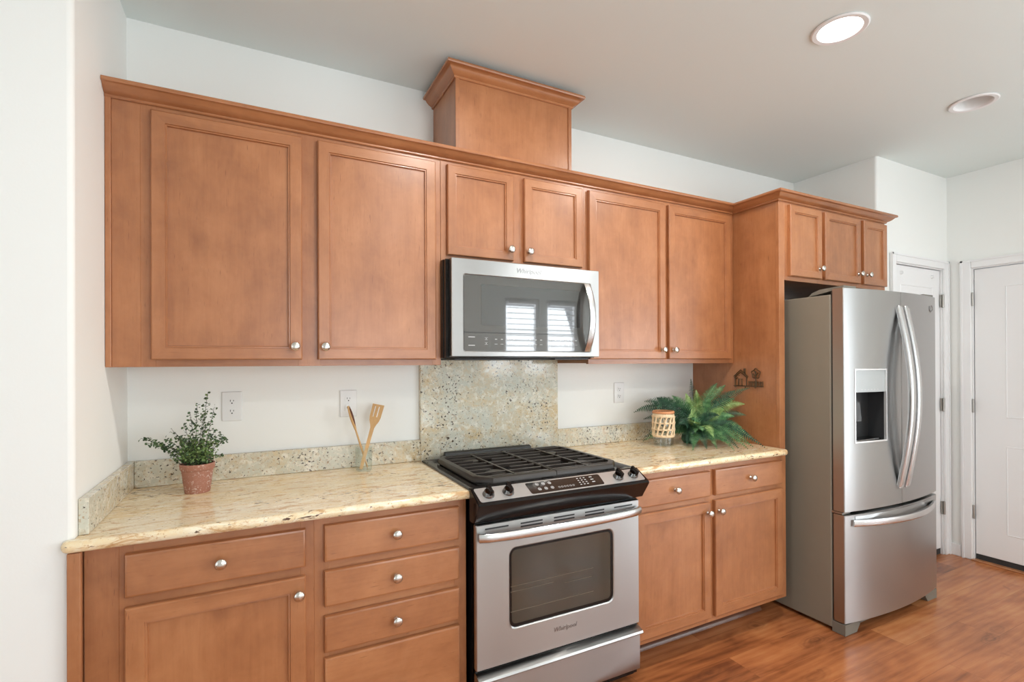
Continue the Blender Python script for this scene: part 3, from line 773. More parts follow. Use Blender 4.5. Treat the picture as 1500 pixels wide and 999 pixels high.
# control panel (sloped), black surround, lower apron
def px_poly(x0, x1, pts): bm = B(); prism(bm, pts, 'x', x0, x1); return bm
bm = px_poly(1.127, 1.907, [(-.643, ZC+.006), (-.654, ZC+.009), (-.727, .888), (-.733, .881), (-.728, .874), (-.690, .812), (-.672, .806), (-.643, .806)])
es = [e for e in bm.edges if abs(e.verts[0].co.x-e.verts[1].co.x) < 1e-6]
bmesh.ops.bevel(bm, geom=es, offset=.003, segments=2, affect='EDGES')
cp = part('control_panel', bm, M_BLACK, r)
def slope(x, s, up): # point on the sloping face, s from top(0) to bottom(1), lifted by up
    a = Vector((x, -.654, ZC+.009)); b = Vector((x, -.727, .888)); d_ = (b-a); nrm = Vector((0, d_.z, -d_.y)).normalized()
    if nrm.z < 0: nrm = -nrm
    return a+d_*s+nrm*up
def slope_plate(x0a, x1a, x0b, x1b, s0, s1, up0, up1, corner=.05):
    bm = B(); c = corner
    pts = [(x0a, s0), (x1a, s0), (x1b, s1), (x0b, s1)]; out = []
    n = 4
    for i in range(n):   # chamfered corners
        p, q, w_ = Vector(pts[i-1]), Vector(pts[i]), Vector(pts[(i+1) % n])
        for f_ in (.97, .99, 1):
            pass
        du = Vector(((p.x-q.x), (p.y-q.y))); dv = Vector(((w_.x-q.x), (w_.y-q.y)))
        du = du*(.006/abs(du.x)) if abs(du.x) > .02 else du*.12
        dv = dv*(.006/abs(dv.x)) if abs(dv.x) > .02 else dv*.12
        out += [q+du, q+(du+dv)*.3, q+dv]
    A = [bm.verts.new(slope(p.x, p.y, up0)) for p in out]; C = [bm.verts.new(slope(p.x, p.y, up1)) for p in out]
    m_ = len(out)
    bm.faces.new(C)
    for i in range(m_): bm.faces.new((A[i], A[(i+1) % m_], C[(i+1) % m_], C[i]))
    return bm
part('steel_fascia', slope_plate(1.136, 1.898, 1.141, 1.893, .06, .93, -.001, .0015), flat('fascia_steel', (.60, .60, .60, 1), .42, .9), cp)
ds = part('display', slope_plate(1.345, 1.690, 1.350, 1.685, .14, .86, .001, .0025), M_DISPLAY, cp)
def ring_mark(x, s, rad, up=.003):
    bm = B(); n = 12; A = []; C = []
    for k in range(n):
        a = 2*PI*k/n; A.append(bm.verts.new(slope(x+rad*math.cos(a), s+rad/.079*math.sin(a), up))); C.append(bm.verts.new(slope(x+rad*.7*math.cos(a), s+rad*.7/.079*math.sin(a), up)))
    for k in range(n): bm.faces.new((A[k], A[(k+1) % n], C[(k+1) % n], C[k]))
    part('key_marking', bm, M_PRINT, ds)
def slope_dash(x, s, w_, h_, up=.003):
    bm = B(); bm.faces.new([bm.verts.new(slope(a, b, up)) for a, b in ((x, s), (x+w_, s), (x+w_, s+h_), (x, s+h_))])
    part('key_marking', bm, M_PRINT, ds)
for i in range(3):
    for s_ in (.30, .62): ring_mark(1.392+i*.028, s_, .0072); slope_dash(1.389+i*.028, s_-.03, .006, .06)
for i in range(6): ring_mark(1.478+i*.013, .66, .0045)
for i in range(3):
    for j in range(4): slope_dash(1.575+i*.016, .24+j*.14, .008, .05)
for i in range(3): slope_dash(1.636, .24+i*.17, .014, .06)
for kx in (1.182, 1.262, 1.772, 1.850):
    c0 = slope(kx, .52, .0); nrm = (slope(kx, .5, 1)-slope(kx, .5, 0)).normalized()
    rot = Vector((0, 0, 1)).rotation_difference(nrm).to_matrix().to_4x4()
    bm = lathe(B(), [(.0225, 0), (.0225, .004), (.0205, .007), (.019, .016), (.0175, .018), (.004, .0185)], (0, 0, 0), seg=24)
    bmesh.ops.transform(bm, matrix=Matrix.Translation(c0)@rot, verts=bm.verts[:])
    kb = part('knob', bm, M_CHROME, cp, 'dark chrome burner knob')
    bm = box(B(), -.0065, .0065, -.021, .021, .012, .036, .003, 2)
    bmesh.ops.transform(bm, matrix=Matrix.Translation(c0)@rot, verts=bm.verts[:])
    part('knob_grip', bm, M_BLACK, kb)
# oven door
DY = -.678; dx0, dx1, dz0, dz1 = 1.139, 1.895, .268, .797
wx0, wx1, wz0, wz1 = 1.275, 1.757, .392, .692
bm = loops(B(), [(rrect(dx0, dx1, dz0, dz1, .004), -.656), (rrect(dx0, dx1, dz0, dz1, .004), DY+.004), (rrect(dx0+.003, dx1-.003, dz0+.003, dz1-.003, .004), DY),
                 (rrect(wx0-.004, wx1+.004, wz0-.004, wz1+.004, .030), DY), (rrect(wx0, wx1, wz0, wz1, .028), DY+.003), (rrect(wx0, wx1, wz0, wz1, .028), DY+.014)], True, True)
od = part('oven_door', bm, M_STEEL, r)
part('oven_window', loops(B(), [(rrect(wx0+.001, wx1-.001, wz0+.001, wz1-.001, .027), DY+.013), (rrect(wx0+.001, wx1-.001, wz0+.001, wz1-.001, .027), DY+.007)]), M_OVG, od)
bm = B()
for z, xa, xb in ((.545, 1.28, 1.66), (.512, 1.52, 1.65), (.525, 1.28, 1.47), (.45, 1.28, 1.66)):
    box(bm, xa, xb, DY+.0055, DY+.0068, z, z+.0018)
M_RACK = flat('rack_wire', (.16, .13, .09, 1), .4)
part('oven_rack', bm, M_RACK, od)
part('window_trim', loops(B(), [(rrect(wx0, wx1, wz0, wz1, .028), DY+.006), (rrect(wx0+.010, wx1-.010, wz0+.012, wz1-.010, .020), DY+.0058)], False), M_BLACK, od)
for k in range(5):
    xc = 1.222+k*.147
    for z in (.779, .767):
        if (k in (0, 4)) and z < .77: continue
        part('vent_slot', box(B(), xc-.048, xc+.048, DY-.0006, DY+.004, z-.0028, z+.0028), M_SLOT, od)
hp = []
for k in range(25):
    u = k/24; s = math.sin(PI*u)**.45; hp.append((1.146+.741*u, DY-.012-.032*s, .755))
part('handle', tube(B(), hp, 1, 14, 0, (.011, .0175, (0, 0, 1), .75)), M_STEELH, od)
for xa in (1.146, 1.862): part('handle_bracket', box(B(), xa, xa+.025, DY-.022, DY, .738, .772, .004, 2), M_STEELH, od)
bm = text('Whirlpool', .026, .0006); part('logo', moved(bm, (1.517, DY-.0006, .341)), M_LOGO, od)
# warming drawer
bm = B(); prism(bm, [(-.656, .255), (-.668, .257), (-.700, .246), (-.704, .238), (-.700, .232), (-.681, .226), (-.680, .075), (-.656, .070)], 'x', 1.139, 1.895)
wd = part('storage_drawer', bm, M_STEEL, r)
bm = B(); box(bm, 1.141, 1.893, -.662, -.642, .050, .800); part('gap_shadow_panel', bm, M_BLACK, r)
for x in (1.18, 1.84):
    for y in (-.58, -.12): part('levelling_foot', lathe(B(), [(.016, 0), (.016, .02), (.010, .03)], (x, y, 0), seg=14), M_DARK, r)

# ------------------------------------------------------------------ refrigerator
FX0, FX1, FYF, FBULGE = 3.065, 3.973, -.861, .040
xc_, hw_ = (FX0+FX1)/2, (FX1-FX0)/2
def fy(x): return FYF-FBULGE*(1-((x-xc_)/hw_)**2)
r = thing('refrigerator', 'stainless steel french door refrigerator with bottom freezer and dispenser', 'refrigerator', (xc_, -.45, 0))
bm = box(B(), FX0, 3.966, -.797, -.06, .018, 1.728, .006, 2)
part('cabinet', bm, M_SIDE, r)
def curved(x0, x1, z0, z1, yb=-.806, hole=None, bev=.0035):
    bm = B(); n = 14
    xs = sorted({x0+(x1-x0)*k/n for k in range(n+1)} | ({hole[0], hole[1]} if hole else set()))
    zs = sorted({z0, z1} | ({hole[2], hole[3]} if hole else set()))
    def inh(a, b): return hole and hole[0]-1e-6 < a < hole[1]+1e-6 and hole[2]-1e-6 < b < hole[3]+1e-6
    V = {}
    def g(x, z, d=0):
        k = (round(x, 5), round(z, 5), d)
        if k not in V:
            V[k] = bm.verts.new((x, fy(x) if d == 0 else (fy(x)+bev if d == 1 else yb), z))
        return V[k]
    X0, X1, Z0, Z1 = x0, x1, z0, z1
    def cx(x): return min(max(x, X0+bev*.6), X1-bev*.6)
    def cz(z): return min(max(z, Z0+bev*.6), Z1-bev*.6)
    for i in range(len(xs)-1):
        for j in range(len(zs)-1):
            if inh((xs[i]+xs[i+1])/2, (zs[j]+zs[j+1])/2): continue
            bm.faces.new([g(cx(a), cz(c), 0) for a, c in ((xs[i], zs[j]), (xs[i+1], zs[j]), (xs[i+1], zs[j+1]), (xs[i], zs[j+1]))])
    for d0, d1 in ((0, 1), (1, 2)):
        def q(a, c, d): return g(cx(a), cz(c), 0) if d == 0 else g(a, c, d)
        for z in (Z0, Z1):
            for i in range(len(xs)-1): bm.faces.new((q(xs[i], z, d0), q(xs[i+1], z, d0), q(xs[i+1], z, d1), q(xs[i], z, d1)))
        for x in (X0, X1):
            for j in range(len(zs)-1): bm.faces.new((q(x, zs[j], d0), q(x, zs[j+1], d0), q(x, zs[j+1], d1), q(x, zs[j], d1)))
    bm.faces.new([g(x, Z0, 2) for x in xs]+[g(X1, z, 2) for z in zs[1:]]+[g(x, Z1, 2) for x in xs[::-1][1:]]+[g(X0, z, 2) for z in zs[::-1][1:-1]])
    return bm
hx0, hx1, hz0, hz1 = 3.138, 3.378, .970, 1.342
ld = part('door', curved(FX0+.001, 3.5155, .622, 1.755, hole=(hx0, hx1, hz0, hz1)), M_STEEL, r, 'left door with ice and water dispenser')
rd = part('door', curved(3.5225, FX1-.001, .622, 1.755), M_STEEL, r, 'right door without dispenser')
fz = part('freezer_drawer', curved(FX0+.001, FX1-.001, .062, .606), M_STEEL, r)
part('gasket', box(B(), FX0+.006, FX1-.010, -.807, -.796, .07, 1.745), M_DARK, r)
part('centre_gap_shade', box(B(), 3.5156, 3.5224, fy(3.519)+.004, -.806, .63, 1.75), M_DARK, r)  # dark strip set into the door gap to stand for its shade
# dispenser
disp = B()
def cur_plate(bm, x0, x1, z0, z1, off, n=6, thick=.002):
    A = [[bm.verts.new((x0+(x1-x0)*k/n, fy(x0+(x1-x0)*k/n)+off, z)) for k in range(n+1)] for z in (z0, z1)]
    C = [[bm.verts.new((x0+(x1-x0)*k/n, fy(x0+(x1-x0)*k/n)+off+thick, z)) for k in range(n+1)] for z in (z0, z1)]
    for k in range(n):
        bm.faces.new((A[0][k], A[0][k+1], A[1][k+1], A[1][k])); bm.faces.new((C[0][k+1], C[0][k], C[1][k], C[1][k+1]))
        for a_, c_ in ((A[0], C[0]), (A[1], C[1])): bm.faces.new((a_[k], a_[k+1], c_[k+1], c_[k]))
    for k in (0, n): bm.faces.new((A[0][k], A[1][k], C[1][k], C[0][k]))
    return bm
fr = .007
for a in ((hx0-fr*.4, hx0+fr*.6, hz0-fr*.4, hz1+fr*.4), (hx1-fr*.6, hx1+fr*.4, hz0-fr*.4, hz1+fr*.4), (hx0, hx1, hz1-fr*.6, hz1+fr*.4), (hx0, hx1, hz0-fr*.4, hz0+fr*.6)):
    cur_plate(disp, *a, -.0025, 4, .012)
dp = part('dispenser', disp, flat('bright_trim', (.8, .8, .8, 1), .25, .6), ld)
dz = 1.225
part('dispenser_panel', cur_plate(B(), hx0+.003, hx1-.003, dz, hz1-.004, .004, 6, .02), flat('dispenser_panel_grey', srgb(176, 180, 180), .3, .3), ld)
bm = B()  # recess: sides, back, floor, top
yb_ = -.80
def quad(bm, *p): bm.faces.new([bm.verts.new(q) for q in p])
f0, f1 = fy(hx0)+.003, fy(hx1)+.003
quad(bm, (hx0, f0, hz0), (hx0, yb_, hz0), (hx0, yb_, dz), (hx0, f0, dz)); quad(bm, (hx1, f1, hz0), (hx1, yb_, hz0), (hx1, yb_, dz), (hx1, f1, dz))
quad(bm, (hx0, yb_, hz0), (hx1, yb_, hz0), (hx1, yb_, dz), (hx0, yb_, dz)); quad(bm, (hx0, f0, dz), (hx1, f1, dz), (hx1, yb_, dz), (hx0, yb_, dz))
quad(bm, (hx0, f0, hz0), (hx1, f1, hz0), (hx1, yb_, hz0), (hx0, yb_, hz0))
part('dispenser_recess', bm, flat('recess_plastic', (.035, .036, .038, 1), .25), ld)
bm = B(); prism(bm, [(3.195, 1.17), (3.245, 1.17), (3.262, 1.07), (3.180, 1.07)], 'y', -.838, -.832); box(bm, 3.21, 3.235, -.832, -.80, 1.13, 1.18)
part('dispenser_paddle', bm, flat('paddle_plastic', (.10, .105, .11, 1), .2), ld)
part('drip_tray', box(B(), hx0+.01, hx1-.01, -.875, -.805, hz0+.001, hz0+.012, .003, 2), M_CHROME, ld)
bm = B()
for k in range(6):
    x = 3.19+k*.024; part('dispenser_button', cur_plate(B(), x, x+.008, 1.236, 1.240, .0035, 1, .001), M_PRINT, ld)
# bowed handles
def fridge_handle(door, x, lean):
    hp = []
    for k in range(25):
        u = k/24; s = math.sin(PI*u)
        hp.append((x, fy(x)-.006-.058*s, 1.668-(1.668-.718)*u))
    h = part('handle', tube(B(), hp, 1, 14, 0, (.0205, .012, (0, -1, 0), .5)), M_STEELH, door)
    for za in (1.640, .706): part('handle_mount', box(B(), x-.014, x+.014, fy(x)-.012, fy(x)+.004, za, za+.04, .003, 2), M_STEELH, h)
fridge_handle(ld, 3.487, -1); fridge_handle(rd, 3.551, 1)
hp = []
for k in range(29):
    u = k/28; x = 3.118+(3.918-3.118)*u; s = math.sin(PI*u)**.85
    hp.append((x, fy(x)-.003-.046*s, .566-.0*s))
part('handle', tube(B(), hp, 1, 14, 0, (.008, .017, (0, 0, 1), .45)), M_STEELH, fz)
bm = B()  # dished scoop behind the drawer handle, a shallow shelf
n = 16; rowA, rowB = [], []
for k in range(n+1):
    u = k/n; x = 3.135+.765*u; s = math.sin(PI*u)
    rowA.append(bm.verts.new((x, fy(x)-.0012, .600-.002))); rowB.append(bm.verts.new((x, fy(x)-.002-.012*s, .575-.018*s)))
for k in range(n): bm.faces.new((rowA[k], rowA[k+1], rowB[k+1], rowB[k]))
part('handle_scoop', bm, M_STEEL, fz)
# badge on the right door
bx0, bz0 = 3.884, 1.686; bm = B()
pts = []
for k in range(22):
    a = math.radians(150+k*14); rr = .021*(1-.025*k*.8); pts.append((bx0+rr*1.1*math.cos(a), fy(bx0)-.003, bz0+rr*math.sin(a)))
tube(bm, pts, .0022, 6); lathe(bm, [(.0055, -.001), (.0045, -.003)], (bx0+.010, fy(bx0)-.001, bz0+.012), 'y', 10); lathe(bm, [(.0065, -.001), (.005, -.003)], (bx0-.001, fy(bx0)-.001, bz0-.018), 'y', 10)
part('badge', bm, M_LOGO, rd)
# hinge covers, base grille, feet
bm = B(); prism(bm, [(-.855, 1.757), (-.672, 1.7285), (-.695, 1.748), (-.735, 1.761), (-.855, 1.768)], 'x', FX0+.012, FX0+.12)
part('hinge_cover', bm, M_GREYP, r)
bm = B(); prism(bm, [(-.855, 1.757), (-.672, 1.7285), (-.695, 1.748), (-.735, 1.761), (-.855, 1.768)], 'x', FX1-.12, FX1-.012)
part('hinge_cover', bm, M_GREYP, r)
part('centre_hinge', box(B(), FX0+.002, FX0+.07, -.85, -.79, .6085, .6195, .001, 1), M_HINGE, r)
bm = B()
for s, xe in ((1, FX0), (-1, FX1-.004)):
    x_in, x_in2 = xe+s*.10, xe+s*.13
    prism(bm, [(xe, .002), (x_in, .002), (x_in2, .042), (x_in2, .056), (xe, .056)], 'y', -.862, -.797)
box(bm, FX0+.12, FX1-.12, -.862, -.845, .042, .056)
part('base_grille', bm, M_GREYP, r)
part('base_shadow_panel', box(B(), FX0+.02, FX1-.02, -.80, -.79, .004, .058), M_DARK, r)

# ------------------------------------------------------------------ outlets
def outlet(x, z, label):
    r = thing('wall_outlet', label, 'outlet', (x, 0, z), 'wall outlets')
    part('cover_plate', box(B(), x-.0365, x+.0365, -.0065, -.0005, z-.060, z+.060, .003, 2), M_PLATE, r)
    for dz_ in (.0205, -.0205):
        pts = [(x+.0165*math.cos(a)*1.0, z+dz_+min(.0135, max(-.0135, .0175*math.sin(a)))) for a in [2*PI*k/24 for k in range(24)]]
        bm = B(); prism(bm, pts, 'y', -.0088, -.006); rc = part('receptacle', bm, M_PLATE, r)
        bm = B(); box(bm, x-.0068, x-.0046, -.0094, -.0085, z+dz_-.001, z+dz_+.007); box(bm, x+.0046, x+.0068, -.0094, -.0085, z+dz_-.000, z+dz_+.006)
        lathe(bm, [(.0027, -.0085), (.0027, -.0094)], (x, 0, z+dz_-.007), 'y', 10)
        part('slots', bm, M_SLOT, rc)
    part('screw', lathe(B(), [(.003, -.006), (.003, -.0075), (.001, -.008)], (x, 0, z), 'y', 10), M_PLATE, r)
outlet(.3455, 1.211, 'white wall outlet to the right of the potted plant')
outlet(.803, 1.204, 'white wall outlet behind the wooden spoon')
outlet(2.337, 1.204, 'white wall outlet between granite panel and fern')

# ------------------------------------------------------------------ potted plant
PX, PY = .242, -.192
r = thing('potted_plant', 'small leafy green plant in a weathered terracotta pot', 'potted plant', (PX, PY, ZC))
def terracotta():
    t = NT('weathered_terracotta'); p = pos(t)
    a = t.noise(p, 150, 5, .7, .3); b = t.noise(p, 22, 3, .6)
    col = t.mix(b, srgb(172, 118, 98), srgb(148, 104, 88))
    col = t.mix(t.ramp(t.math('ADD', t.math('MULTIPLY', a, .7), t.math('MULTIPLY', b, .3)), [(.54, (0, 0, 0)), (.62, (.8, .8, .8))]), col, srgb(216, 196, 184))
    t.bump(a, .2, .002)
    return t.set(Base_Color=col, Roughness=.85)
bm = lathe(B(), [(.039, 0), (.0405, .003), (.0505, .082), (.0525, .083), (.0545, .086), (.0565, .103), (.0555, .106), (.0515, .106), (.0495, .095), (.047, .093)], (PX, PY, ZC), seg=40, cap=False)
lathe(bm, [(.039, 0), (.001, .0005)], (PX, PY, ZC), seg=40, cap=False)
part('pot', bm, terracotta(), r)
part('soil', lathe(B(), [(.0485, .088), (.03, .094), (.002, .096)], (PX, PY, ZC), seg=24), flat('potting_soil', (.05, .035, .025, 1), .9), r)
def leafmat(name, c1, c2, c3, rough=.45):
    t = NT(name); p = pos(t); v = t.noise(p, 38, 3, .6)
    return t.set(Base_Color=t.ramp(v, [(.35, c1), (.52, c2), (.68, c3)]), Roughness=rough, Subsurface_Weight=0.0)
LM = [leafmat('leaf_dark', srgb(44, 64, 42), srgb(68, 94, 58), srgb(98, 122, 80)), leafmat('leaf_light', srgb(76, 104, 56), srgb(112, 138, 78), srgb(142, 160, 100))]
def leaf_disc(bm, c, nrm, rad, mat):
    nrm = nrm.normalized(); s = nrm.orthogonal().normalized(); u = nrm.cross(s); a0 = random.random()*6
    ring = [bm.verts.new(c+(s*math.cos(a0+k*PI/3)+u*math.sin(a0+k*PI/3))*rad*random.uniform(.8, 1.15)) for k in range(6)]
    m = bm.verts.new(c+nrm*rad*.22)
    for k in range(6):
        f = bm.faces.new((ring[k], ring[(k+1) % 6], m)); f.material_index = mat
stems, fol = B(), B()
tips = [(.278, -.22, 1.282), (.262, -.20, 1.20), (.244, -.21, 1.235), (.222, -.21, 1.205), (.296, -.20, 1.225), (.078, -.215, 1.128), (.098, -.21, 1.108), (.125, -.20, 1.10), (.150, -.22, 1.12),
        (.328, -.20, 1.115), (.318, -.22, 1.13), (.335, -.18, 1.10), (.30, -.19, 1.14), (.20, -.20, 1.165), (.18, -.24, 1.13), (.165, -.16, 1.14), (.27, -.17, 1.16)]
for k in range(44):
    a = random.uniform(0, 2*PI); q = random.uniform(.02, .088)
    tips.append((PX+math.cos(a)*q, PY+math.sin(a)*q*.8, ZC+.125+random.uniform(0, .085)-q*.35))
for i, tp in enumerate(tips):
    tip = Vector(tp); a = random.uniform(0, 2*PI); base = Vector((PX+.028*math.cos(a), PY+.028*math.sin(a), ZC+.092))
    if i < 17: base = Vector((PX+(tip.x-PX)*.18, PY+(tip.y-PY)*.18, ZC+.092))
    mid = (base+tip)/2+Vector((random.uniform(-.01, .01), random.uniform(-.01, .01), .018+(.02 if abs(tip.x-PX) > .06 else 0)))
    n = 9; pts = []
    for k in range(n+1):
        u = k/n; pts.append(base*(1-u)**2+mid*2*u*(1-u)+tip*u*u)
    tube(stems, pts, [.0011*(1-.5*k/n) for k in range(n+1)], 5)
    L = (tip-base).length; m = int(L/.0072)
    for k in range(1, m+1):
        u = k/m
        if u < .16: continue
        p = base*(1-u)**2+mid*2*u*(1-u)+tip*u*u
        dense = 3 if p.z < ZC+.20 else 2
        for _ in range(dense):
            off = Vector((random.gauss(0, 1), random.gauss(0, 1), random.gauss(0, 1))).normalized()*random.uniform(.004, .013)
            nr = Vector((random.gauss(0, .6), random.gauss(-.3, .6), random.uniform(.3, 1)))
            inner = 1 if (random.random() < (.75 if p.z < ZC+.19 and abs(p.x-PX) < .06 else .12)) else 0
            leaf_disc(fol, p+off, nr, random.uniform(.0032, .0056), inner)
            if _ == 0: tube(stems, [p, p+off], .0005, 3)
part('stems', stems, flat('plant_stem', srgb(62, 60, 48), .6), r)
part('foliage', fol, LM, r)

# ------------------------------------------------------------------ glass cup with two wooden utensils
GX, GY = .851, -.106
bm = lathe(B(), [(.001, 0), (.033, 0), (.0345, .002), (.0355, .100), (.0350, .1012), (.0345, .100), (.0335, .006), (.001, .0055)], (GX, GY, ZC+.0005), seg=40)
solo('glass_cup', bm, M_GLASS, 'clear glass tumbler on the counter holding two wooden utensils', 'glass', (GX, GY, ZC))
def light_wood(name, c1, c2):
    t = NT(name); v = t.noise(t.mapping(pos(t), (60, 60, 5)), 2, 4, .6, .5)
    return t.set(Base_Color=t.mix(v, c1, c2), Roughness=.55)
M_UT = light_wood('pale_wood', srgb(226, 186, 132), srgb(200, 156, 104)); M_UD = light_wood('dark_bowl_wood', srgb(110, 62, 40), srgb(84, 44, 28))
# slotted spatula
def spatula():
    bm = B(); p0 = Vector((.835, -.125, ZC+.010)); p1 = Vector((.925, -.062, 1.198))
    ax = (p1-p0); L = ax.length; ax.normalize(); wd = Vector((1, -.42, 0)); wd = (wd-ax*wd.dot(ax)).normalized(); th = ax.cross(wd)
    # outline strips: (t, left, right)
    def P(t_, w_, k): return p0+ax*(t_*L)+wd*w_+th*k
    hw = [(0, .0065), (.1, .007), (.5, .0075), (.63, .0085), (.68, .013), (.74, .021), (.80, .0245), (.86, .0255)]
    def strip(rows):
        V = [[bm.verts.new(P(t_, a, -.0022)), bm.verts.new(P(t_, b, -.0022)), bm.verts.new(P(t_, b, .0022)), bm.verts.new(P(t_, a, .0022))] for t_, a, b in rows]
        for A, C in zip(V, V[1:]):
            for k in range(4): bm.faces.new((A[k], A[(k+1) % 4], C[(k+1) % 4], C[k]))
        bm.faces.new(V[0][::-1]); bm.faces.new(V[-1])
    strip([(t_, -w_, w_) for t_, w_ in hw[:7]])
    strip([(.80, -.0245, -.013), (.97, -.0255, -.013)]); strip([(.80, -.008, .004), (.97, -.008, .004)]); strip([(.80, .009, .0245), (.97, .009, .0258)])
    strip([(.97, -.0255, .0258), (1.0, -.026, .026)])
    return bm
solo('wooden_spatula', spatula(), M_UT, 'pale wooden slotted spatula leaning right in the glass tumbler', 'spatula', (.835, -.125, ZC+.008))
r = thing('wooden_spoon', 'pale wooden spoon leaning left in the tumbler, its dark bowl turned sideways', 'spoon', (.868, -.100, ZC+.008))
p0 = Vector((.868, -.100, ZC+.010)); p1 = Vector((.792, -.065, 1.198)); n = 20; hp = [p0.lerp(p1, k/n) for k in range(n+1)]
rad = []
for k in range(n+1):
    u = k/n; rad.append(.0058+.0014*math.sin(PI*min(1, u/.6)) if u < .62 else .0058+.0082*math.sin(PI*(u-.60)/.42))
bm = tube(B(), hp, rad, 12, 0, (.62, 1.0, (0, 1, 0), 1)); part('spoon_body', bm, M_UT, r)
hp2 = [p0.lerp(p1, u)+Vector((.0035, -.0085, 0)) for u in (.68, .72, .78, .84, .90, .95, .98)]
part('bowl_hollow', tube(B(), hp2, [.001, .0045, .0072, .0082, .0072, .0052, .001], 10, 0, (.6, 1, (0, 1, 0), 1)), M_UD, r)

# ------------------------------------------------------------------ hurricane jar with rattan sleeve
JX, JY, JR = 2.458, -.238, .0545
r = thing('candle_jar', 'clear glass jar with a woven rattan sleeve and tan rim, before the fern', 'jar', (JX, JY, ZC))
bm = lathe(B(), [(.001, 0), (JR-.003, 0), (JR, .003), (JR, .188), (JR-.0015, .1895), (JR-.003, .188), (JR-.003, .007), (.001, .006)], (JX, JY, ZC+.0005), seg=48)
part('glass', bm, M_GLASS, r)
M_RAT = light_wood('rattan', srgb(240, 218, 184), srgb(222, 190, 150)); M_RIM = light_wood('tan_rim', srgb(212, 148, 102), srgb(196, 130, 86))
bm = B()
def hoop(z0, z1, ro, ri): lathe(bm, [(ri, z0), (ro, z0+.001), (ro+.001, (z0+z1)/2), (ro, z1-.001), (ri, z1), (ri, z0)], (JX, JY, ZC), seg=48, cap=False)
for z0, z1 in ((.050, .064), (.088, .097), (.124, .133), (.160, .178)): hoop(z0, z1, JR+.004, JR+.001)
for row, (a_, b_) in enumerate(((.060, .092), (.094, .128), (.130, .164))):
    for k in range(13):
        pts = []
        for j in range(6):
            u = j/5; an = 2*PI*(k+row*.33+(u-.5)*.35)/13; rr = JR+.0026
            pts.append((JX+rr*math.cos(an), JY+rr*math.sin(an), ZC+a_+(b_-a_)*u))
        tube(bm, pts, [.0078, .0055, .0046, .0046, .0055, .0078], 8, 0, None)
part('rattan_sleeve', bm, M_RAT, r)
bm = B(); lathe(bm, [(JR+.001, .180), (JR+.005, .181), (JR+.0055, .188), (JR+.003, .194), (JR-.002, .194), (JR-.0022, .1895)], (JX, JY, ZC), seg=48, cap=False)
part('rim', bm, M_RIM, r)

# ------------------------------------------------------------------ fern: every frond its own part
FC0 = Vector((2.66, -.24, ZC+.045))
r = thing('fern', 'large bushy green fern spread on the counter against the end panel', 'fern', (2.66, -.24, ZC))
FM = [leafmat('fern_dark', srgb(30, 62, 46), srgb(46, 86, 62), srgb(70, 112, 80), .5),
      leafmat('fern_mid', srgb(52, 96, 60), srgb(84, 132, 82), srgb(120, 162, 110), .5),
      leafmat('fern_light', srgb(100, 136, 74), srgb(138, 170, 100), srgb(176, 200, 140), .5)]
XLIM = 2.932
def frond(tip, rise, mat, width=.034, base=None, twist=0.0, n=34):
    width *= 1.18; twist = (twist-.3)*1.2
    NV = Vector((-.55+random.uniform(-.25, .25), -.75, .55+random.uniform(-.3, .3))).normalized()
    base = (base or FC0)+Vector((random.uniform(-.02, .02), random.uniform(-.02, .02), random.uniform(-.01, .01)))
    tip = Vector(tip); mid = base.lerp(tip, .5)+Vector((0, 0, rise))
    bm = B(); pts = []
    for k in range(n+1):
        u = k/n; pts.append(base*(1-u)**2+mid*2*u*(1-u)+tip*u*u)
    def clampv(v):
        v.x = min(v.x, XLIM); v.y = min(v.y, -.028); v.z = max(v.z, ZC+.003)
        q_ = Vector((v.x-JX, v.y-JY)); lim = JR+.009
        if q_.length < lim and v.z < ZC+.20:
            q_ = q_.normalized()*lim; v.x = JX+q_.x; v.y = JY+q_.y
        return v
    tube(bm, [clampv(p.copy()) for p in pts], [.0018*(1-.7*k/n) for k in range(n+1)], 5)
    for k in range(2, n+1):
        u = k/n; p = pts[k]; d = (pts[min(k+1, n)]-pts[k-1]).normalized()
        side = d.cross(NV)
        if side.length < .05: side = Vector((1, 0, 0))
        side.normalize(); up = side.cross(d).normalized()
        side = (side*math.cos(twist)+up*math.sin(twist)).normalized(); up = side.cross(d).normalized()
        w = width*(math.sin(PI*(.12+.88*u)**.85)*.95+.08)*random.uniform(.88, 1.08)
        if w < .004: w = .004
        for sg in (1, -1):
            dirn = (side*sg*.92+d*.42+up*random.uniform(-.22, .05)).normalized()
            wv = d*(.0029 if n > 30 else .0036); e = p+dirn*w+Vector((0, 0, -.10*w))
            m1 = p+dirn*w*.5
            q = [p-wv, m1-wv*.8+up*.0006, e, m1+wv*.8+up*.0006, p+wv]
            vs = [bm.verts.new(clampv(v.copy())) for v in q]; c_ = bm.verts.new(clampv(m1-up*.0012))
            for a_ in range(5):
                try: bm.faces.new((vs[a_], vs[(a_+1) % 5], c_))
                except ValueError: pass
    part('frond', bm, FM[mat], r)
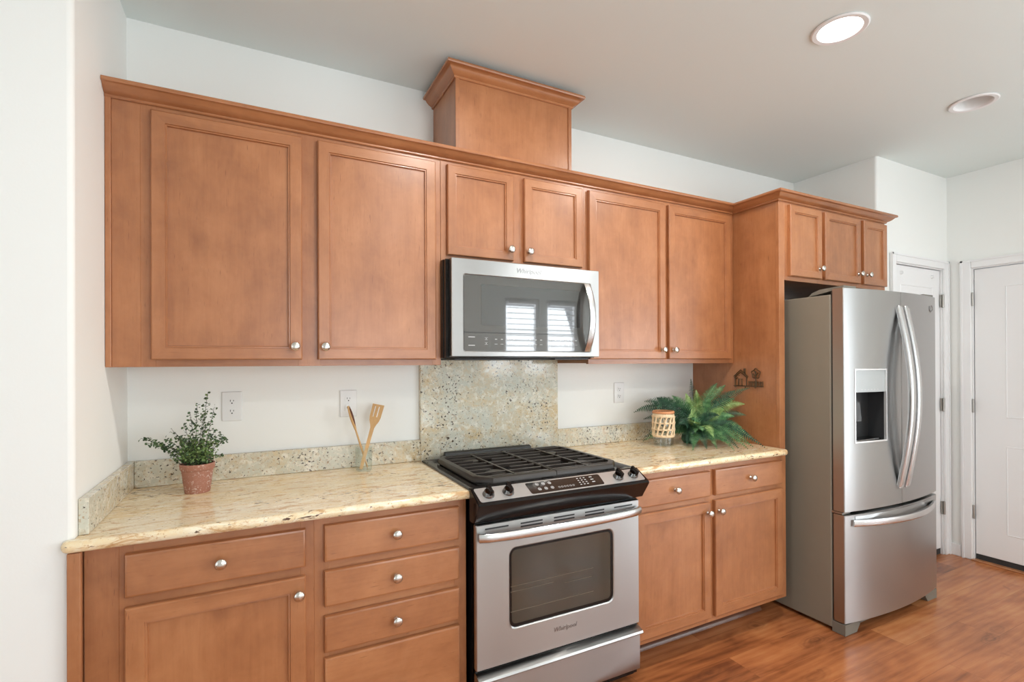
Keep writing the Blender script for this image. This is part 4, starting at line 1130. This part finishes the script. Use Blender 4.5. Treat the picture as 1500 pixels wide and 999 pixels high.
FR = [  # tip, rise, material, width, twist
 ((2.86, -.257, 1.255), .06, 1, .040, .3), ((2.88, -.299, 1.245), .07, 1, .040, .3), ((2.90, -.348, 1.215), .08, 0, .040, .3), ((2.926, -.424, 1.235), .08, 0, .034, .3),
 ((2.90, -.411, 1.143), .09, 2, .042, .3), ((2.90, -.42, 1.081), .08, 0, .040, .3), ((2.88, -.409, 1.012), .08, 1, .038, .2), ((2.90, -.454, .962), .09, 2, .036, .2),
 ((2.90, -.489, .937), .10, 0, .036, .2), ((2.861, -.567, .925), .09, 0, .032, .2), ((2.745, -.552, .925), .09, 1, .036, .2), ((2.648, -.547, .925), .08, 1, .038, .2),
 ((2.604, -.476, .925), .08, 1, .038, .3), ((2.557, -.451, .925), .07, 0, .036, .3), ((2.462, -.446, .925), .05, 1, .032, .3), ((2.539, -.33, .93), .05, 0, .034, .2),
 ((2.545, -.36, 1.127), .03, 2, .034, .7), ((2.545, -.38, 1.054), .04, 2, .034, .4), ((2.56, -.42, 1.013), .05, 1, .034, .3), ((2.609, -.45, .983), .07, 2, .034, .3),
 ((2.677, -.48, .952), .08, 1, .036, .2), ((2.771, -.38, 1.115), .06, 2, .038, .4), ((2.709, -.34, 1.172), .05, 1, .038, .6), ((2.668, -.28, 1.221), .03, 2, .038, .8),
 ((2.619, -.25, 1.201), .03, 2, .036, .9), ((2.545, -.22, 1.19), .05, 1, .038, .8), ((2.461, -.19, 1.173), .08, 0, .048, .8), ((2.414, -.14, 1.159), .10, 0, .050, .8),
 ((2.394, -.10, 1.109), .12, 0, .046, .8), ((2.378, -.09, 1.095), .13, 0, .040, .5), ((2.816, -.10, 1.275), .04, 0, .032, .7), ((2.431, -.12, .952), .08, 0, .040, .3), ((2.40, -.14, .935), .06, 1, .028, .3),
 ((2.829, -.40, 1.076), .07, 1, .040, .3), ((2.777, -.42, 1.023), .07, 1, .038, .2), ((2.50, -.10, 1.15), .08, 0, .048, .6), ((2.56, -.08, 1.17), .07, 0, .046, .6), ((2.46, -.08, 1.05), .08, 0, .044, .3),
 ((2.88, -.36, 1.17), .08, 1, .042, .4), ((2.84, -.48, .99), .08, 0, .036, .1), ((2.80, -.54, .93), .08, 1, .034, .1), ((2.70, -.53, .93), .08, 0, .034, .0),
]
FC0 = Vector((2.68, -.27, 1.0))
for tp, rise, mt, wd_, tw in FR: frond(tp, rise, mt, wd_, None, tw)
for k in range(26):   # inner, shorter fronds filling the clump
    a = random.uniform(0, 2*PI); q = random.uniform(.08, .19); el = random.uniform(.0, .20)
    tp = (min(2.92, 2.70+math.cos(a)*q*1.2), min(-.04, -.29+math.sin(a)*q), ZC+.03+el*(1-.5*q/.19))
    frond(tp, random.uniform(.03, .07), random.choice((0, 0, 0, 1, 1)), random.uniform(.028, .036), FC0+Vector((0, 0, random.uniform(-.04, 0))), random.uniform(0, .6), 26)
part('root_ball', lathe(B(), [(.035, 0), (.05, .02), (.045, .05), (.02, .062)], (2.66, -.24, ZC+.0005), seg=16), FM[0], r)

# ------------------------------------------------------------------ wire ornament on the end panel
r = thing('wall_ornament', 'small bronze cut-out ornament of a house and tree on the end panel', 'wall ornament', (2.94, -.41, 1.24))
M_BRZ = flat('aged_bronze', srgb(88, 66, 40), .35, .5)
def W_(u, v): return (2.9345, -.313-u, 1.238+v)     # u to the right, v up
def wires(name, L, rad=.0022):
    bm = B()
    for pts in L: tube(bm, [W_(*p) for p in pts], rad*1.15, 6)
    part(name, bm, M_BRZ, r)
wires('house_outline', [[(.012, .006), (.012, .068)], [(.002, .060), (.048, .098), (.098, .060)], [(.006, .052), (.048, .086), (.094, .052)], [(.088, .006), (.088, .060)],
                        [(.036, .006), (.036, .046), (.058, .046), (.058, .006)], [(.016, .046), (.030, .052)], [(.072, .082), (.072, .106), (.080, .106), (.080, .074)], [(.002, .006), (.098, .006)]], .0026)
c_ = (.148, .078); ring_ = [(c_[0]+(.026+.004*math.sin(5*a))*math.cos(a), c_[1]+(.026+.004*math.sin(5*a))*math.sin(a)) for a in [2*PI*k/26 for k in range(27)]]
wires('tree', [ring_, [(.148, .008), (.148, .092)], [(.148, .060), (.132, .078)], [(.148, .066), (.164, .084)], [(.148, .076), (.140, .094)]])
wires('fence', [[(.098, .006), (.196, .006)], [(.100, .028), (.192, .028)]]+[[(.104+k*.0125, .006), (.104+k*.0125, .036)] for k in range(8)], .002)
bm = B()
for u in (.02, .085, .15):
    tube(bm, [W_(u, .004), (2.929, -.313-u, 1.234), (2.924, -.313-u, 1.236), (2.924, -.313-u, 1.242)], .0018, 6)
bm2 = bm; box(bm2, 2.9375, 2.9399, -.35, -.345, 1.30, 1.305); box(bm2, 2.9345, 2.9400, -.325, -.321, 1.255, 1.259); box(bm2, 2.9345, 2.9400, -.463, -.459, 1.255, 1.259)
part('key_hooks', bm2, M_BRZ, r)
